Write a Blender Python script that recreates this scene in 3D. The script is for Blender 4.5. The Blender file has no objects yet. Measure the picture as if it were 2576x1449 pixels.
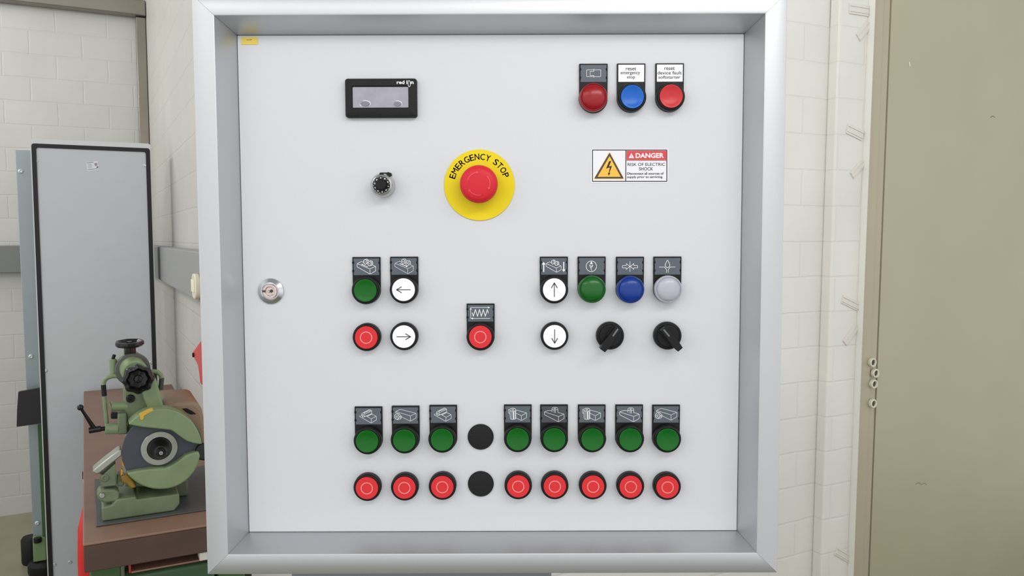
import bpy, bmesh, math
from mathutils import Vector, Matrix

# ------------------------------------------------------------------ camera
W, H, F = 2576.0, 1449.0, 2050.0
scn = bpy.context.scene
COL = scn.collection
CAM = Vector((0.0, -0.875, 1.5))
dn = Vector((1391 - W/2, 32930 - H/2, F)).normalized()      # world -Z seen in the camera (x right, y down, z forward)
xr = (Vector((1, 0, 0)) - dn * dn.x).normalized()            # world +X
fw = xr.cross(dn).normalized()                               # world +Y
if fw.z < 0: fw = -fw
def ray(px, py):
    v = Vector((px - W/2, py - H/2, F))
    return Vector((v.dot(xr), v.dot(fw), -v.dot(dn)))
cam_d = bpy.data.cameras.new('camera'); cam = bpy.data.objects.new('camera', cam_d); COL.objects.link(cam)
cx = Vector((xr.x, fw.x, -dn.x)); cy = -Vector((xr.y, fw.y, -dn.y)); cz = -Vector((xr.z, fw.z, -dn.z))
M = Matrix((cx, cy, cz)).transposed().to_4x4(); M.translation = CAM
cam.matrix_world = M
cam_d.sensor_fit = 'HORIZONTAL'; cam_d.sensor_width = 36.0; cam_d.lens = F / W * 36.0
cam_d.clip_start = 0.02; cam_d.clip_end = 60
scn.camera = cam

# ------------------------------------------------------------------ light
scn.view_settings.view_transform = 'Standard'; scn.view_settings.look = 'None'
scn.view_settings.gamma = 1.0; scn.view_settings.use_curve_mapping = False
scn.view_settings.exposure = 0.0
wd = bpy.data.worlds.new('room_light'); scn.world = wd; wd.use_nodes = True
nt = wd.node_tree; nt.nodes.clear()
tc = nt.nodes.new('ShaderNodeTexCoord'); sp = nt.nodes.new('ShaderNodeSeparateXYZ')
cr = nt.nodes.new('ShaderNodeValToRGB'); bg = nt.nodes.new('ShaderNodeBackground'); ow = nt.nodes.new('ShaderNodeOutputWorld')
mr = nt.nodes.new('ShaderNodeMapRange'); mr.inputs[1].default_value = -1; mr.inputs[2].default_value = 1
nt.links.new(tc.outputs['Generated'], sp.inputs[0]); nt.links.new(sp.outputs['Z'], mr.inputs[0])
nt.links.new(mr.outputs[0], cr.inputs[0]); nt.links.new(cr.outputs[0], bg.inputs[0]); nt.links.new(bg.outputs[0], ow.inputs[0])
e = cr.color_ramp.elements
e[0].position = 0.0; e[0].color = (.05, .055, .05, 1)
e[1].position = 1.0; e[1].color = (.30, .30, .31, 1)
for p, c in ((.15, (.10, .105, .10)), (.31, (.72, .725, .72)), (.48, (1.12, 1.12, 1.14)), (.64, (1, 1, 1)), (.76, (.75, .75, .75)), (.87, (.4, .4, .4))):
    n = cr.color_ramp.elements.new(p); n.color = (*c, 1)
bg.inputs[1].default_value = 1.12

def area(name, loc, target, sx, sy, power, col=(1, .985, .96)):
    l = bpy.data.lights.new(name, 'AREA'); l.shape = 'RECTANGLE'; l.size = sx; l.size_y = sy; l.energy = power; l.color = col
    o = bpy.data.objects.new(name, l); COL.objects.link(o); o.location = loc
    o.rotation_euler = (Vector(target) - Vector(loc)).to_track_quat('-Z', 'Y').to_euler()
    return o
area('overhead_or_fill_lamp', (0.5, -1.05, 2.25), (0.1, 0.0, 1.62), 1.2, .25, 6.5)
area('overhead_or_fill_lamp', (-0.9, -1.2, 2.35), (-0.1, 0.0, 1.62), 1.2, .25, 3.5)
area('overhead_or_fill_lamp', (-2.4, -0.1, 2.9), (-1.0, 2.6, 1.2), 1.5, .3, 14)  # fill added to brighten the alcove and its side wall
area('overhead_or_fill_lamp', (-3.3, 2.2, 2.9), (-1.7, 2.9, 1.4), 1.2, .3, 16)  # added fill, reaches the side wall past the cabinet
area('overhead_or_fill_lamp', (0.5, 0.5, 2.9), (1.5, 2.0, 1.3), 1.2, .3, 9)  # added behind the console to brighten the left-facing wall reveals
area('overhead_or_fill_lamp', (2.1, -0.3, 3.0), (2.2, 2.0, 1.3), 1.5, .3, 3)

# ------------------------------------------------------------------ helpers
TH = math.atan2(1288 - 215, F)                                # the room stands turned against the console
cT, sT = math.cos(TH), math.sin(TH)
def r2w(a, b, z): return Vector((CAM.x + cT*a - sT*b, CAM.y + sT*a + cT*b, z))
def PP(px, py, out=0.0):                                      # pixel -> (x, z) on the console plane, 'out' in front of it
    r = ray(px, py); t = (-out - CAM.y) / r.y
    return (CAM.x + r.x*t, CAM.z + r.z*t)
def RB(px, py, b):                                            # pixel -> (a, z) on a room plane at depth b
    r = ray(px, py); ra = cT*r.x + sT*r.y; rb = -sT*r.x + cT*r.y; t = b / rb
    return (ra*t, CAM.z + r.z*t)
def RA(px, py, a):                                            # pixel -> (b, z) on a room plane at side a
    r = ray(px, py); ra = cT*r.x + sT*r.y; rb = -sT*r.x + cT*r.y; t = a / ra
    return (rb*t, CAM.z + r.z*t)
def RZ(px, py, z):                                            # pixel -> (a, b) on a level plane
    r = ray(px, py); t = (z - CAM.z) / r.z
    return ((cT*r.x + sT*r.y)*t, (-sT*r.x + cT*r.y)*t)

def lin(c): return tuple(((v/255)/12.92 if v/255 <= .04045 else ((v/255 + .055)/1.055)**2.4) for v in c)
MATS = {}
def mat(name, rgb, rough=.5, metal=0.0, spec=.5, noise=0.0, nscale=60.0, bump=0.0, bscale=400.0, coat=0.0, trans=0.0, aniso=None, emit=None):
    if name in MATS: return MATS[name]
    m = bpy.data.materials.new(name); m.use_nodes = True; t = m.node_tree; b = t.nodes['Principled BSDF']
    col = (*lin(rgb), 1)
    b.inputs['Base Color'].default_value = col; b.inputs['Roughness'].default_value = rough
    b.inputs['Metallic'].default_value = metal; b.inputs['Specular IOR Level'].default_value = spec
    b.inputs['Coat Weight'].default_value = coat; b.inputs['Coat Roughness'].default_value = .15
    b.inputs['Transmission Weight'].default_value = trans
    co = t.nodes.new('ShaderNodeTexCoord')
    if noise > 0:
        n = t.nodes.new('ShaderNodeTexNoise'); n.inputs['Scale'].default_value = nscale; n.inputs['Detail'].default_value = 5
        t.links.new(co.outputs['Object'], n.inputs['Vector'])
        mx = t.nodes.new('ShaderNodeMixRGB'); mx.blend_type = 'MULTIPLY'; mx.inputs[0].default_value = 1
        mx.inputs[1].default_value = col
        r = t.nodes.new('ShaderNodeMapRange'); r.inputs[1].default_value = .3; r.inputs[2].default_value = .7
        r.inputs[3].default_value = 1 - noise; r.inputs[4].default_value = 1 + noise*.5
        t.links.new(n.outputs[0], r.inputs[0]); t.links.new(r.outputs[0], mx.inputs[2]); t.links.new(mx.outputs[0], b.inputs['Base Color'])
    if bump > 0:
        n = t.nodes.new('ShaderNodeTexNoise'); n.inputs['Scale'].default_value = bscale; n.inputs['Detail'].default_value = 3
        t.links.new(co.outputs['Object'], n.inputs['Vector'])
        bp = t.nodes.new('ShaderNodeBump'); bp.inputs['Strength'].default_value = bump; bp.inputs['Distance'].default_value = .001
        t.links.new(n.outputs[0], bp.inputs['Height']); t.links.new(bp.outputs[0], b.inputs['Normal'])
    MATS[name] = m
    return m
def brick_mat(name, rgb, axis, off=(0, 0), mortar=None, rough=.45):
    m = bpy.data.materials.new(name); m.use_nodes = True; t = m.node_tree; b = t.nodes['Principled BSDF']; L = t.links
    b.inputs['Roughness'].default_value = rough
    co = t.nodes.new('ShaderNodeTexCoord'); s = t.nodes.new('ShaderNodeSeparateXYZ'); cb = t.nodes.new('ShaderNodeCombineXYZ')
    L.new(co.outputs['Object'], s.inputs[0])
    wob = t.nodes.new('ShaderNodeTexNoise'); wob.inputs['Scale'].default_value = 9; L.new(co.outputs['Object'], wob.inputs['Vector'])
    def add(sock, o):
        a = t.nodes.new('ShaderNodeMath'); a.operation = 'ADD'; L.new(sock, a.inputs[0]); a.inputs[1].default_value = o
        a2 = t.nodes.new('ShaderNodeMath'); a2.operation = 'MULTIPLY_ADD'; L.new(wob.outputs[0], a2.inputs[0]); a2.inputs[1].default_value = .008; L.new(a.outputs[0], a2.inputs[2])
        return a2.outputs[0]
    L.new(add(s.outputs[axis], off[0]), cb.inputs[0]); L.new(add(s.outputs[2], off[1]), cb.inputs[1])
    br = t.nodes.new('ShaderNodeTexBrick'); br.inputs['Scale'].default_value = 1; br.inputs['Mortar Size'].default_value = .005
    br.inputs['Mortar Smooth'].default_value = .6; br.inputs['Brick Width'].default_value = .25; br.inputs['Row Height'].default_value = .125
    br.inputs['Bias'].default_value = 0
    c = (*lin(rgb), 1); mc = (*lin(mortar or tuple(v*.985 for v in rgb)), 1)
    br.inputs['Color1'].default_value = c; br.inputs['Color2'].default_value = tuple(v*.985 for v in c[:3]) + (1,); br.inputs['Mortar'].default_value = mc
    L.new(cb.outputs[0], br.inputs['Vector'])
    n = t.nodes.new('ShaderNodeTexNoise'); n.inputs['Scale'].default_value = 3.5; n.inputs['Detail'].default_value = 6; L.new(co.outputs['Object'], n.inputs['Vector'])
    r = t.nodes.new('ShaderNodeMapRange'); r.inputs[1].default_value = .3; r.inputs[2].default_value = .7; r.inputs[3].default_value = .95; r.inputs[4].default_value = 1.03
    L.new(n.outputs[0], r.inputs[0])
    mx = t.nodes.new('ShaderNodeMixRGB'); mx.blend_type = 'MULTIPLY'; mx.inputs[0].default_value = 1
    L.new(br.outputs['Color'], mx.inputs[1]); L.new(r.outputs[0], mx.inputs[2]); L.new(mx.outputs[0], b.inputs['Base Color'])
    # joints sunk into the wall under the paint
    inv = t.nodes.new('ShaderNodeMath'); inv.operation = 'SUBTRACT'; inv.inputs[0].default_value = 1; L.new(br.outputs['Fac'], inv.inputs[1])
    n2 = t.nodes.new('ShaderNodeTexNoise'); n2.inputs['Scale'].default_value = 40; n2.inputs['Detail'].default_value = 4; L.new(co.outputs['Object'], n2.inputs['Vector'])
    ma = t.nodes.new('ShaderNodeMath'); ma.operation = 'MULTIPLY_ADD'; L.new(n2.outputs[0], ma.inputs[0]); ma.inputs[1].default_value = .25; L.new(inv.outputs[0], ma.inputs[2])
    bp = t.nodes.new('ShaderNodeBump'); bp.inputs['Strength'].default_value = .3; bp.inputs['Distance'].default_value = .004
    L.new(ma.outputs[0], bp.inputs['Height']); L.new(bp.outputs[0], b.inputs['Normal'])
    return m

class MB:
    def __init__(s): s.v = []; s.f = []; s.m = []
    def face(s, pts, m=0):
        i = len(s.v); s.v += [tuple(p) for p in pts]; s.f.append(tuple(range(i, i+len(pts)))); s.m.append(m)
    def add(s, vs, fs, m=0):
        i = len(s.v); s.v += [tuple(p) for p in vs]
        for f in fs: s.f.append(tuple(i+k for k in f)); s.m.append(m)
        return s
    def box(s, x0, x1, y0, y1, z0, z1, m=0):
        vs = [(x, y, z) for x in (x0, x1) for y in (y0, y1) for z in (z0, z1)]
        return s.add(vs, [(0, 1, 3, 2), (4, 6, 7, 5), (0, 4, 5, 1), (2, 3, 7, 6), (0, 2, 6, 4), (1, 5, 7, 3)], m)
    def prism(s, poly, y0, y1, m=0, ax='y'):
        # poly of (x, z) pushed from y0 to y1 (ax 'y'); ax 'x': poly is (y, z); ax 'z': poly is (x, y)
        n = len(poly)
        def P(p, d): return (p[0], d, p[1]) if ax == 'y' else ((d, p[0], p[1]) if ax == 'x' else (p[0], p[1], d))
        vs = [P(p, y0) for p in poly] + [P(p, y1) for p in poly]
        fs = [tuple(range(n)), tuple(range(2*n-1, n-1, -1))] + [(i, (i+1) % n, n+(i+1) % n, n+i) for i in range(n)]
        return s.add(vs, fs, m)
    def lathe(s, prof, c, ax=(0, -1, 0), n=48, m=0, rad=None, mats=None):
        # prof of (radius, distance along ax)
        ax = Vector(ax).normalized(); u = ax.orthogonal().normalized(); w = ax.cross(u); c = Vector(c)
        vs = []; fs = []
        for r, d in prof:
            for k in range(n):
                t = 2*math.pi*k/n; rr = r * (rad(t) if rad else 1)
                vs.append(c + ax*d + (u*math.cos(t) + w*math.sin(t))*rr)
        i0 = len(s.v); s.v += [tuple(p) for p in vs]
        for i in range(len(prof)-1):
            for k in range(n):
                s.f.append((i0+i*n+k, i0+i*n+(k+1) % n, i0+(i+1)*n+(k+1) % n, i0+(i+1)*n+k)); s.m.append(mats[i] if mats else m)
        if prof[0][0] > 1e-7: s.f.append(tuple(i0+k for k in range(n-1, -1, -1))); s.m.append(mats[0] if mats else m)
        if prof[-1][0] > 1e-7: s.f.append(tuple(i0+(len(prof)-1)*n+k for k in range(n))); s.m.append(mats[-1] if mats else m)
        return s
    def cyl(s, p0, p1, r0, r1=None, n=24, m=0):
        p0 = Vector(p0); d = Vector(p1) - p0; r1 = r0 if r1 is None else r1; L = d.length; e = min(r0, r1)*.12
        return s.lathe([(r0-e, 0), (r0, e), (r1, L-e), (r1-e, L)], p0, d, n, m)
    def tube(s, pts, r, n=12, m=0):
        pts = [Vector(p) for p in pts]; rings = []
        i0 = len(s.v); prev = None
        for i, p in enumerate(pts):
            d = (pts[min(i+1, len(pts)-1)] - pts[max(i-1, 0)]).normalized()
            u = d.orthogonal().normalized() if prev is None else (prev - d*prev.dot(d)).normalized(); prev = u
            w = d.cross(u); rr = r[i] if isinstance(r, (list, tuple)) else r
            s.v += [tuple(p + (u*math.cos(2*math.pi*k/n) + w*math.sin(2*math.pi*k/n))*rr) for k in range(n)]
        for i in range(len(pts)-1):
            for k in range(n):
                s.f.append((i0+i*n+k, i0+i*n+(k+1) % n, i0+(i+1)*n+(k+1) % n, i0+(i+1)*n+k)); s.m.append(m)
        s.f.append(tuple(i0+k for k in range(n-1, -1, -1))); s.m.append(m)
        s.f.append(tuple(i0+(len(pts)-1)*n+k for k in range(n))); s.m.append(m)
        return s
    def ribbon(s, pts, w, y, m=0, closed=False):
        # flat printed line through (x, z) points at depth y, facing -Y
        pts = [Vector(p) for p in pts]
        if closed: pts = pts + [pts[0]]
        for a, b in zip(pts, pts[1:]):
            d = b - a
            if d.length < 1e-9: continue
            d.normalize(); q = Vector((-d.y, d.x)) * w/2
            s.face([(p.x, y, p.y) for p in (a - q, b - q, b + q, a + q)], m)
        for p in (pts[:-1] if closed else pts):
            s.face([(p.x + w/2*math.cos(t*math.pi/4), y - 1e-6, p.y + w/2*math.sin(t*math.pi/4)) for t in range(8)], m)
        return s
    def text(s, body, x0, x1, z0, z1, y, m=0, bold=0.0, rot=0.0, keep=False):
        vs, fs = glyphs(body, bold)
        bx0 = min(v[0] for v in vs); bx1 = max(v[0] for v in vs); by0 = min(v[1] for v in vs); by1 = max(v[1] for v in vs)
        kx = (x1-x0)/(bx1-bx0); kz = (z1-z0)/(by1-by0)
        out = []
        for v in vs:
            X = (v[0]-bx0)*kx + x0; Z = (v[1]-by0)*kz + z0
            if rot:
                mx, mz = (x0+x1)/2, (z0+z1)/2; dx, dz = X-mx, Z-mz
                X = mx + dx*math.cos(rot) - dz*math.sin(rot); Z = mz + dx*math.sin(rot) + dz*math.cos(rot)
            out.append((X, y, Z))
        return s.add(out, fs, m)
    def build(s, name, mats, parent=None, loc=(0, 0, 0), bevel=0, seg=2, smooth=35, rot=None, merge=True):
        me = bpy.data.meshes.new(name); me.from_pydata(s.v, [], s.f)
        if not isinstance(mats, (list, tuple)): mats = [mats]
        for x in mats: me.materials.append(x)
        for p, k in zip(me.polygons, s.m): p.material_index = k
        bm = bmesh.new(); bm.from_mesh(me)
        if merge: bmesh.ops.remove_doubles(bm, verts=bm.verts, dist=1e-7)
        if merge: bmesh.ops.recalc_face_normals(bm, faces=bm.faces)
        bm.to_mesh(me); bm.free()
        if smooth:
            for p in me.polygons: p.use_smooth = True
            me.set_sharp_from_angle(angle=math.radians(smooth))
        o = bpy.data.objects.new(name, me); COL.objects.link(o); o.parent = parent; o.location = loc
        if rot: o.rotation_euler = rot
        if bevel:
            bv = o.modifiers.new('bevel', 'BEVEL'); bv.width = bevel; bv.segments = seg; bv.limit_method = 'ANGLE'; bv.angle_limit = math.radians(40); bv.harden_normals = False
        return o
_g = {}
def glyphs(body, bold):
    k = (body, bold)
    if k not in _g:
        c = bpy.data.curves.new('t', 'FONT'); c.body = body; c.size = 1; c.offset = bold; c.resolution_u = 4
        o = bpy.data.objects.new('t', c); COL.objects.link(o)
        dg = bpy.context.evaluated_depsgraph_get(); dg.update()
        me = bpy.data.meshes.new_from_object(o.evaluated_get(dg))
        _g[k] = ([tuple(v.co) for v in me.vertices], [tuple(p.vertices) for p in me.polygons])
        bpy.data.meshes.remove(me); bpy.data.objects.remove(o); bpy.data.curves.remove(c)
    return _g[k]
def thing(name, label, cat, loc=(0, 0, 0), rz=0, group=None):
    o = bpy.data.objects.new(name, None); COL.objects.link(o); o.empty_display_size = .05
    o.location = loc; o.rotation_euler = (0, 0, rz); o['label'] = label; o['category'] = cat
    if group: o['group'] = group
    return o
def tag(o, label, cat, group=None):
    o['label'] = label; o['category'] = cat
    if group: o['group'] = group
    return o
def struct(o): o['kind'] = 'structure'; return o
def room(o):                                                  # puts an object made in room coordinates into the world
    o.location = r2w(0, 0, 0); o.rotation_euler = (0, 0, TH); return o
def rthing(name, label, cat, a, b, z, group=None):
    o = thing(name, label, cat, r2w(a, b, z), TH, group); o['_o'] = (a, b, z); return o
def rpart(mb, name, mats, root, **k):                         # part built in room coordinates, put under its root
    a, b, z = root['_o']; mb.v = [(v[0]-a, v[1]-b, v[2]-z) for v in mb.v]
    return mb.build(name, mats, root, **k)
def sub(mb, name, mats, part, **k):                           # sub-part of a room part (its parent keeps the root's origin)
    a, b, z = part.parent['_o']; mb.v = [(v[0]-a, v[1]-b, v[2]-z) for v in mb.v]
    return mb.build(name, mats, part, **k)

# ------------------------------------------------------------------ materials
ALU = mat('brushed_aluminium', (198, 200, 202), .46, .88, bump=.05, bscale=900)
PLATE = mat('light_grey_powder_coat', (209, 211, 215), .42, 0, .6, bump=.12, bscale=1500)
BLK = mat('black_plastic', (14, 14, 16), .4, 0, .28, bump=.1, bscale=1500)
BLK2 = mat('black_matt_plastic', (20, 20, 22), .55, 0, .3, bump=.4, bscale=900)
INS = mat('slate_insert', (84, 92, 101), .45)
INSD = mat('dark_slate_insert', (66, 66, 76), .45)
WHT = mat('white_print', (240, 240, 242), .5)
WCAP = mat('white_cap', (247, 247, 249), .4)
GCAP = mat('green_lens', (12, 98, 24), .3, 0, .25)
RCAP = mat('red_cap', (216, 46, 50), .5, 0, .3)
RLENS = mat('red_lens', (150, 14, 26), .26, 0, .35, coat=.12)
RLENS2 = mat('light_red_lens', (196, 44, 50), .3, 0, .35)
BLENS = mat('blue_lens', (10, 52, 136), .26, 0, .35, coat=.12)
BLENS2 = mat('light_blue_lens', (14, 96, 190), .3, 0, .35)
WLENS = mat('clear_lens', (176, 178, 188), .28, 0, .4, coat=.2)
PINK = mat('pink_ring_print', (246, 160, 158), .5)
DGREY = mat('dark_grey_print', (70, 72, 74), .5)
INK = mat('black_print', (20, 20, 22), .6)
YEL = mat('yellow_plastic', (232, 208, 10), .5, 0, .3)
ESR = mat('emergency_red', (208, 34, 48), .45, 0, .3, bump=.1, bscale=900)
ESR2 = mat('emergency_red_relief', (226, 60, 72), .4)
CHR = mat('polished_chrome', (205, 207, 210), .16, 1)
SAT = mat('satin_metal', (192, 192, 192), .32, .9)
KEYM = mat('nickel_silver', (205, 188, 182), .3, .85)

# ------------------------------------------------------------------ room
BW = 2.067; BS = 5.10; AS = 0.343                             # near wall, far wall, side wall
WR = brick_mat('painted_brick_near', (220, 219, 212), 0, (.02, .02))
WS = brick_mat('painted_brick_side', (198, 195, 189), 1, (.1, .02))
WB = brick_mat('painted_brick_far', (198, 198, 193), 0, (.1, .02), tuple(v*.992 for v in (198, 198, 193)))
def edge(xt, xb, b):                                          # a near-vertical edge given by its pixel columns; gives a(z)
    (a0, z0), (a1, z1) = RB(xt, 0, b), RB(xb, 1449, b)
    return lambda z: a0 + (a1-a0)*(z-z0)/(z1-z0)
TOP = 3.2
def slab(x0, x1, b0, b1, z0=0, z1=TOP, xr0=None):
    f = x0 if callable(x0) else (lambda z: x0); g = x1 if callable(x1) else (lambda z: x1)
    m = MB(); vs = []
    for b in (b0, b1):
        vs += [(f(z0), b, z0), (g(z0), b, z0), (g(z1), b, z1), (f(z1), b, z1)]
    m.add(vs, [(0, 1, 2, 3), (7, 6, 5, 4), (0, 4, 5, 1), (1, 5, 6, 2), (2, 6, 7, 3), (3, 7, 4, 0)])
    return m
e1 = edge(2114, 2065, BW-.044)                                # pier face starts (strip's right side)
e1b = edge(2088, 2041, BW)
e2 = edge(2186, 2132, BW-.044)
e3 = edge(2204, 2148, BW-.072)
e4 = edge(2222, 2168, BW-.05)
e5 = edge(2242, 2186, BW-.05)
far = lambda z: 4.4
struct(room(slab(AS, lambda z: e1(z)+.02, BW, BW+.3).build('wall_right', WR, merge=True, smooth=0)))
PIER = mat('painted_plaster', (226, 224, 218), .5, bump=.35, bscale=60)
struct(room(slab(e1, lambda z: e2(z)+.002, BW-.044, BW).build('wall_pier', WR, smooth=0, bevel=.006)))
struct(room(slab(e2, e3, BW-.070, BW).build('trim_1', PIER, smooth=0, bevel=.012, seg=3)))
DOORF = mat('beige_door_frame', (172, 164, 140), .45, noise=.03, nscale=5)
DOOR = mat('olive_beige_door', (170, 165, 138), .42, noise=.05, nscale=2.5)
fr = struct(room(slab(lambda z: e3(z)+.0005, e4, BW-.055, BW+.1).build('trim_2', DOORF, smooth=0, bevel=.004)))
struct(room(slab(lambda z: e4(z)+.0005, e5, BW-.048, BW+.1).build('trim_3', DOORF, smooth=0, bevel=.003)))
SCUFF = mat('door_scuff', (105, 102, 92), .7); CHIP = mat('paint_chip', (225, 222, 205), .6)
dm = slab(lambda z: e5(z)+.004, far, BW-.050, BW-.008, 0.01)
for pts, w, k in (([(2303, 1218), (2312, 1214), (2318, 1219), (2326, 1215), (2331, 1220)], .0016, 1), ([(2492, 295), (2497, 292), (2503, 295)], .003, 1), ([(2288, 157), (2289, 165)], .005, 2)):
    dm.ribbon([RB(x, y, BW-.0504) for x, y in pts], w, BW-.0504, k)
struct(room(dm.build('door_1', [DOOR, SCUFF, CHIP], smooth=0)))
struct(room(slab(lambda z: e5(z)-.004, far, BW-.007, BW+.1).build('wall_behind_door', DOORF, smooth=0)))
struct(room(MB().box(AS, AS+.3, BW+.3, BS+.3, 0, TOP).build('wall_side', WS, smooth=0)))
struct(room(MB().box(-3.5, AS, BS, BS+.3, 0, TOP).build('wall_back', WB, smooth=0)))
FLR = mat('olive_floor', (150, 146, 122), .35, noise=.08, nscale=6)
struct(room(MB().box(-3.5, 4.5, -0.5, BS+.3, -.1, 0).build('floor', FLR, smooth=0)))

# trunking and steel section on the far wall
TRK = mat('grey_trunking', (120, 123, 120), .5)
STL = mat('grey_steel_section', (136, 130, 120), .25, .6, noise=.15, nscale=3)
zt = RB(0, 618, BS-.06)[1]; zb = RB(0, 687, BS-.06)[1]
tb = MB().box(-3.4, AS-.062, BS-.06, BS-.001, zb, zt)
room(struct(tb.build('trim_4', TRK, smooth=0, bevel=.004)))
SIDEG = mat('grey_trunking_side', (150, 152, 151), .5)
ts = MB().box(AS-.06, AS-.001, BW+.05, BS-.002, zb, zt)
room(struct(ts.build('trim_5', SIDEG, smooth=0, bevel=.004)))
bb = BS - .05
colL, colR = edge(339, 364, bb), (lambda z: AS-.002)
ztop = RB(339, 40, bb)[1]
room(struct(slab(lambda z: RB(341, 42, bb)[0]-.0, colR, bb, BS-.001, zt+.005, ztop-.002).build('trim_6', STL, smooth=0, bevel=.004)))
room(struct(slab(-3.4, AS-.002, bb-.03, BS-.001, ztop, ztop+.085).build('trim_7', STL, smooth=0, bevel=.006)))

# clips and ring magnets at the door
CLIP = mat('overpainted_metal_clip', (214, 211, 203), .4, bump=.4, bscale=300)
clips = [((2138, 20), (2186, 28), 26, 'overpainted metal clip topmost on the brick pier, cut by the picture edge'),
         ((2160, 95), (2188, 60), 22, 'overpainted slanted metal clip second from the top of the brick pier'),
         ((2132, 322), (2172, 342), 26, 'overpainted metal clip tipping down right, third from pier top'),
         ((2144, 442), (2172, 410), 20, 'overpainted metal clip rising right, level with the danger sticker'),
         ((2120, 752), (2160, 772), 22, 'overpainted metal clip tipping down right, above the ring magnets at the door'),
         ((2126, 864), (2156, 822), 20, 'overpainted metal clip rising right, just above the ring magnets at the door'),
         ((2104, 1385), (2140, 1406), 24, 'overpainted metal clip lowest on the brick pier')]
for (p0, p1, w, lab) in clips:
    b = BW - .0475; A = Vector(RB(*p0, b)); B = Vector(RB(*p1, b)); d = (B-A); L = d.length; d.normalize(); q = Vector((-d.y, d.x))
    hw = w/2 / 2050*2.95
    C = [A - q*hw, B - q*hw, B + q*hw, A + q*hw]
    m = MB().prism([(p.x, p.y) for p in C], BW-.0475, BW-.044)
    for t in (-.5, .5):                                       # folded ribs
        a0 = A + q*hw*t; m.prism([(v.x, v.y) for v in (a0 - q*.002, a0 + d*L - q*.002, a0 + d*L + q*.002, a0 + q*.002)], BW-.0495, BW-.0472)
    o = m.build('wall_clip', CLIP, bevel=.001); room(o); tag(o, lab, 'clip', 'painted-over metal clips on the brick pier')
RINGW = mat('cream_ring', (214, 210, 190), .4); RDARK = mat('ring_core', (78, 76, 66), .45, .5)
for (x, y), lab in (((2190, 911), 'cream round magnet topmost of the four at the door edge'),
                    ((2197, 938), 'cream round magnet second from top, set furthest right at the door edge'),
                    ((2193, 965), 'cream round magnet third from top touching the one above it'),
                    ((2191, 1014), 'cream round magnet lowest, alone beneath the other three')):
    b = BW - .055; a, z = RB(x, y, b)
    o = thing('round_magnet', lab, 'magnet', r2w(a, b, z), TH, 'round magnets on the door frame')
    prof = [(.015, 0), (.0165, .002), (.0165, .012), (.015, .014), (.0115, .014), (.0105, .012), (.0105, .008)]
    MB().lathe(prof, (0, 0, 0), n=28).build('ring', RINGW, o)
    MB().lathe([(.0103, .004), (.0103, .008), (.004, .0085), (0, .0085)], (0, 0, 0), n=24).build('core', RDARK, o)

# ------------------------------------------------------------------ control console
root = thing('control_console', 'wide light grey operator console in a brushed aluminium frame, covered with push buttons', 'control panel', (0.0, 0.06, 0))
def cp(mb, name, mats, parent=None, wl=(0, 0, 0), **k):       # part of the console; wl = place in the world
    p = parent or root
    o = mb.build(name, mats, p, **k)
    base = Vector((0, 0.06, 0)) if p is root else Vector(p['_w'])
    o.location = Vector(wl) - base; o['_w'] = tuple(wl)
    return o
RD = 0.034                                                    # how far the rim stands in front of the plate
def rect(pts, out):
    q = [PP(*p, out) for p in pts]                            # TL TR BR BL, squared up
    return ((q[0][0]+q[3][0])/2, (q[1][0]+q[2][0])/2, (q[2][1]+q[3][1])/2, (q[0][1]+q[1][1])/2)
ox0, ox1, oz0, oz1 = rect([(479.5, -20), (1983.5, -20), (1957, 1444), (520, 1446)], RD)
ix0, ix1, iz0, iz1 = rect([(541, 38), (1925, 37), (1902, 1389), (573, 1394)], RD)
px0, px1, pz0, pz1 = rect([(596, 86), (1875, 86), (1853, 1336), (625, 1339)], 0)
print('OUTER', ox0, ox1, oz0, oz1, 'INNER', ix0, ix1, iz0, iz1, 'PLATE', px0, px1, pz0, pz1)
BK = .10                                                      # housing depth behind the plate
outer = [(ox0, oz0), (ox1, oz0), (ox1, oz1), (ox0, oz1)]
inner = [(ix0, iz0), (ix1, iz0), (ix1, iz1), (ix0, iz1)]
plate = [(px0, pz0), (px1, pz0), (px1, pz1), (px0, pz1)]
c = .0016
def ins(r, d): return [(r[0][0]+d, r[0][1]+d), (r[1][0]-d, r[1][1]+d), (r[2][0]-d, r[2][1]-d), (r[3][0]+d, r[3][1]-d)]
# profile rings from the back outside to the plate edge
rings = [(outer, .05), (outer, -RD+.003), (ins(outer, .0009), -RD+.0009), (ins(outer, .003), -RD), (ins(inner, -c*1.3), -RD), (ins(inner, -c*.4), -RD+c*.35), (ins(inner, 0), -RD+c*1.4), (plate, -.0005), (plate, .012), (ins(outer, .02), .05)]
for i in range(4):
    m = MB(); j = (i+1) % 4; g = .00012
    dx, dz = outer[j][0]-outer[i][0], outer[j][1]-outer[i][1]; L = math.hypot(dx, dz); dx /= L; dz /= L
    A = [(r[i][0]+dx*g, y, r[i][1]+dz*g) for r, y in rings]; B = [(r[j][0]-dx*g, y, r[j][1]-dz*g) for r, y in rings]
    n = len(A); m.add(A + B, [(k, (k+1) % n, n+(k+1) % n, n+k) for k in range(n)] + [tuple(range(n-1, -1, -1)), tuple(range(n, 2*n))])
    cp(m, 'frame_rail', ALU, smooth=25)
cp(MB().box(px0+.0004, px1-.0004, 0, .010, pz0+.0004, pz1-.0004), 'front_plate', PLATE, bevel=.0008)
cp(MB().box(ox0+.004, ox1-.004, .0505, BK+.03, oz0+.004, oz1-.004), 'housing', PLATE, bevel=.004)
SEAL = mat('black_seal', (30, 32, 32), .7)
STAND = mat('grey_stand', (120, 124, 126), .5)
cp(MB().box(-.26, .045, .055, .125, .03, oz0+.004).box(-.3, .3, -.12, .3, 0, .03), 'stand_column', STAND, bevel=.004)

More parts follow.
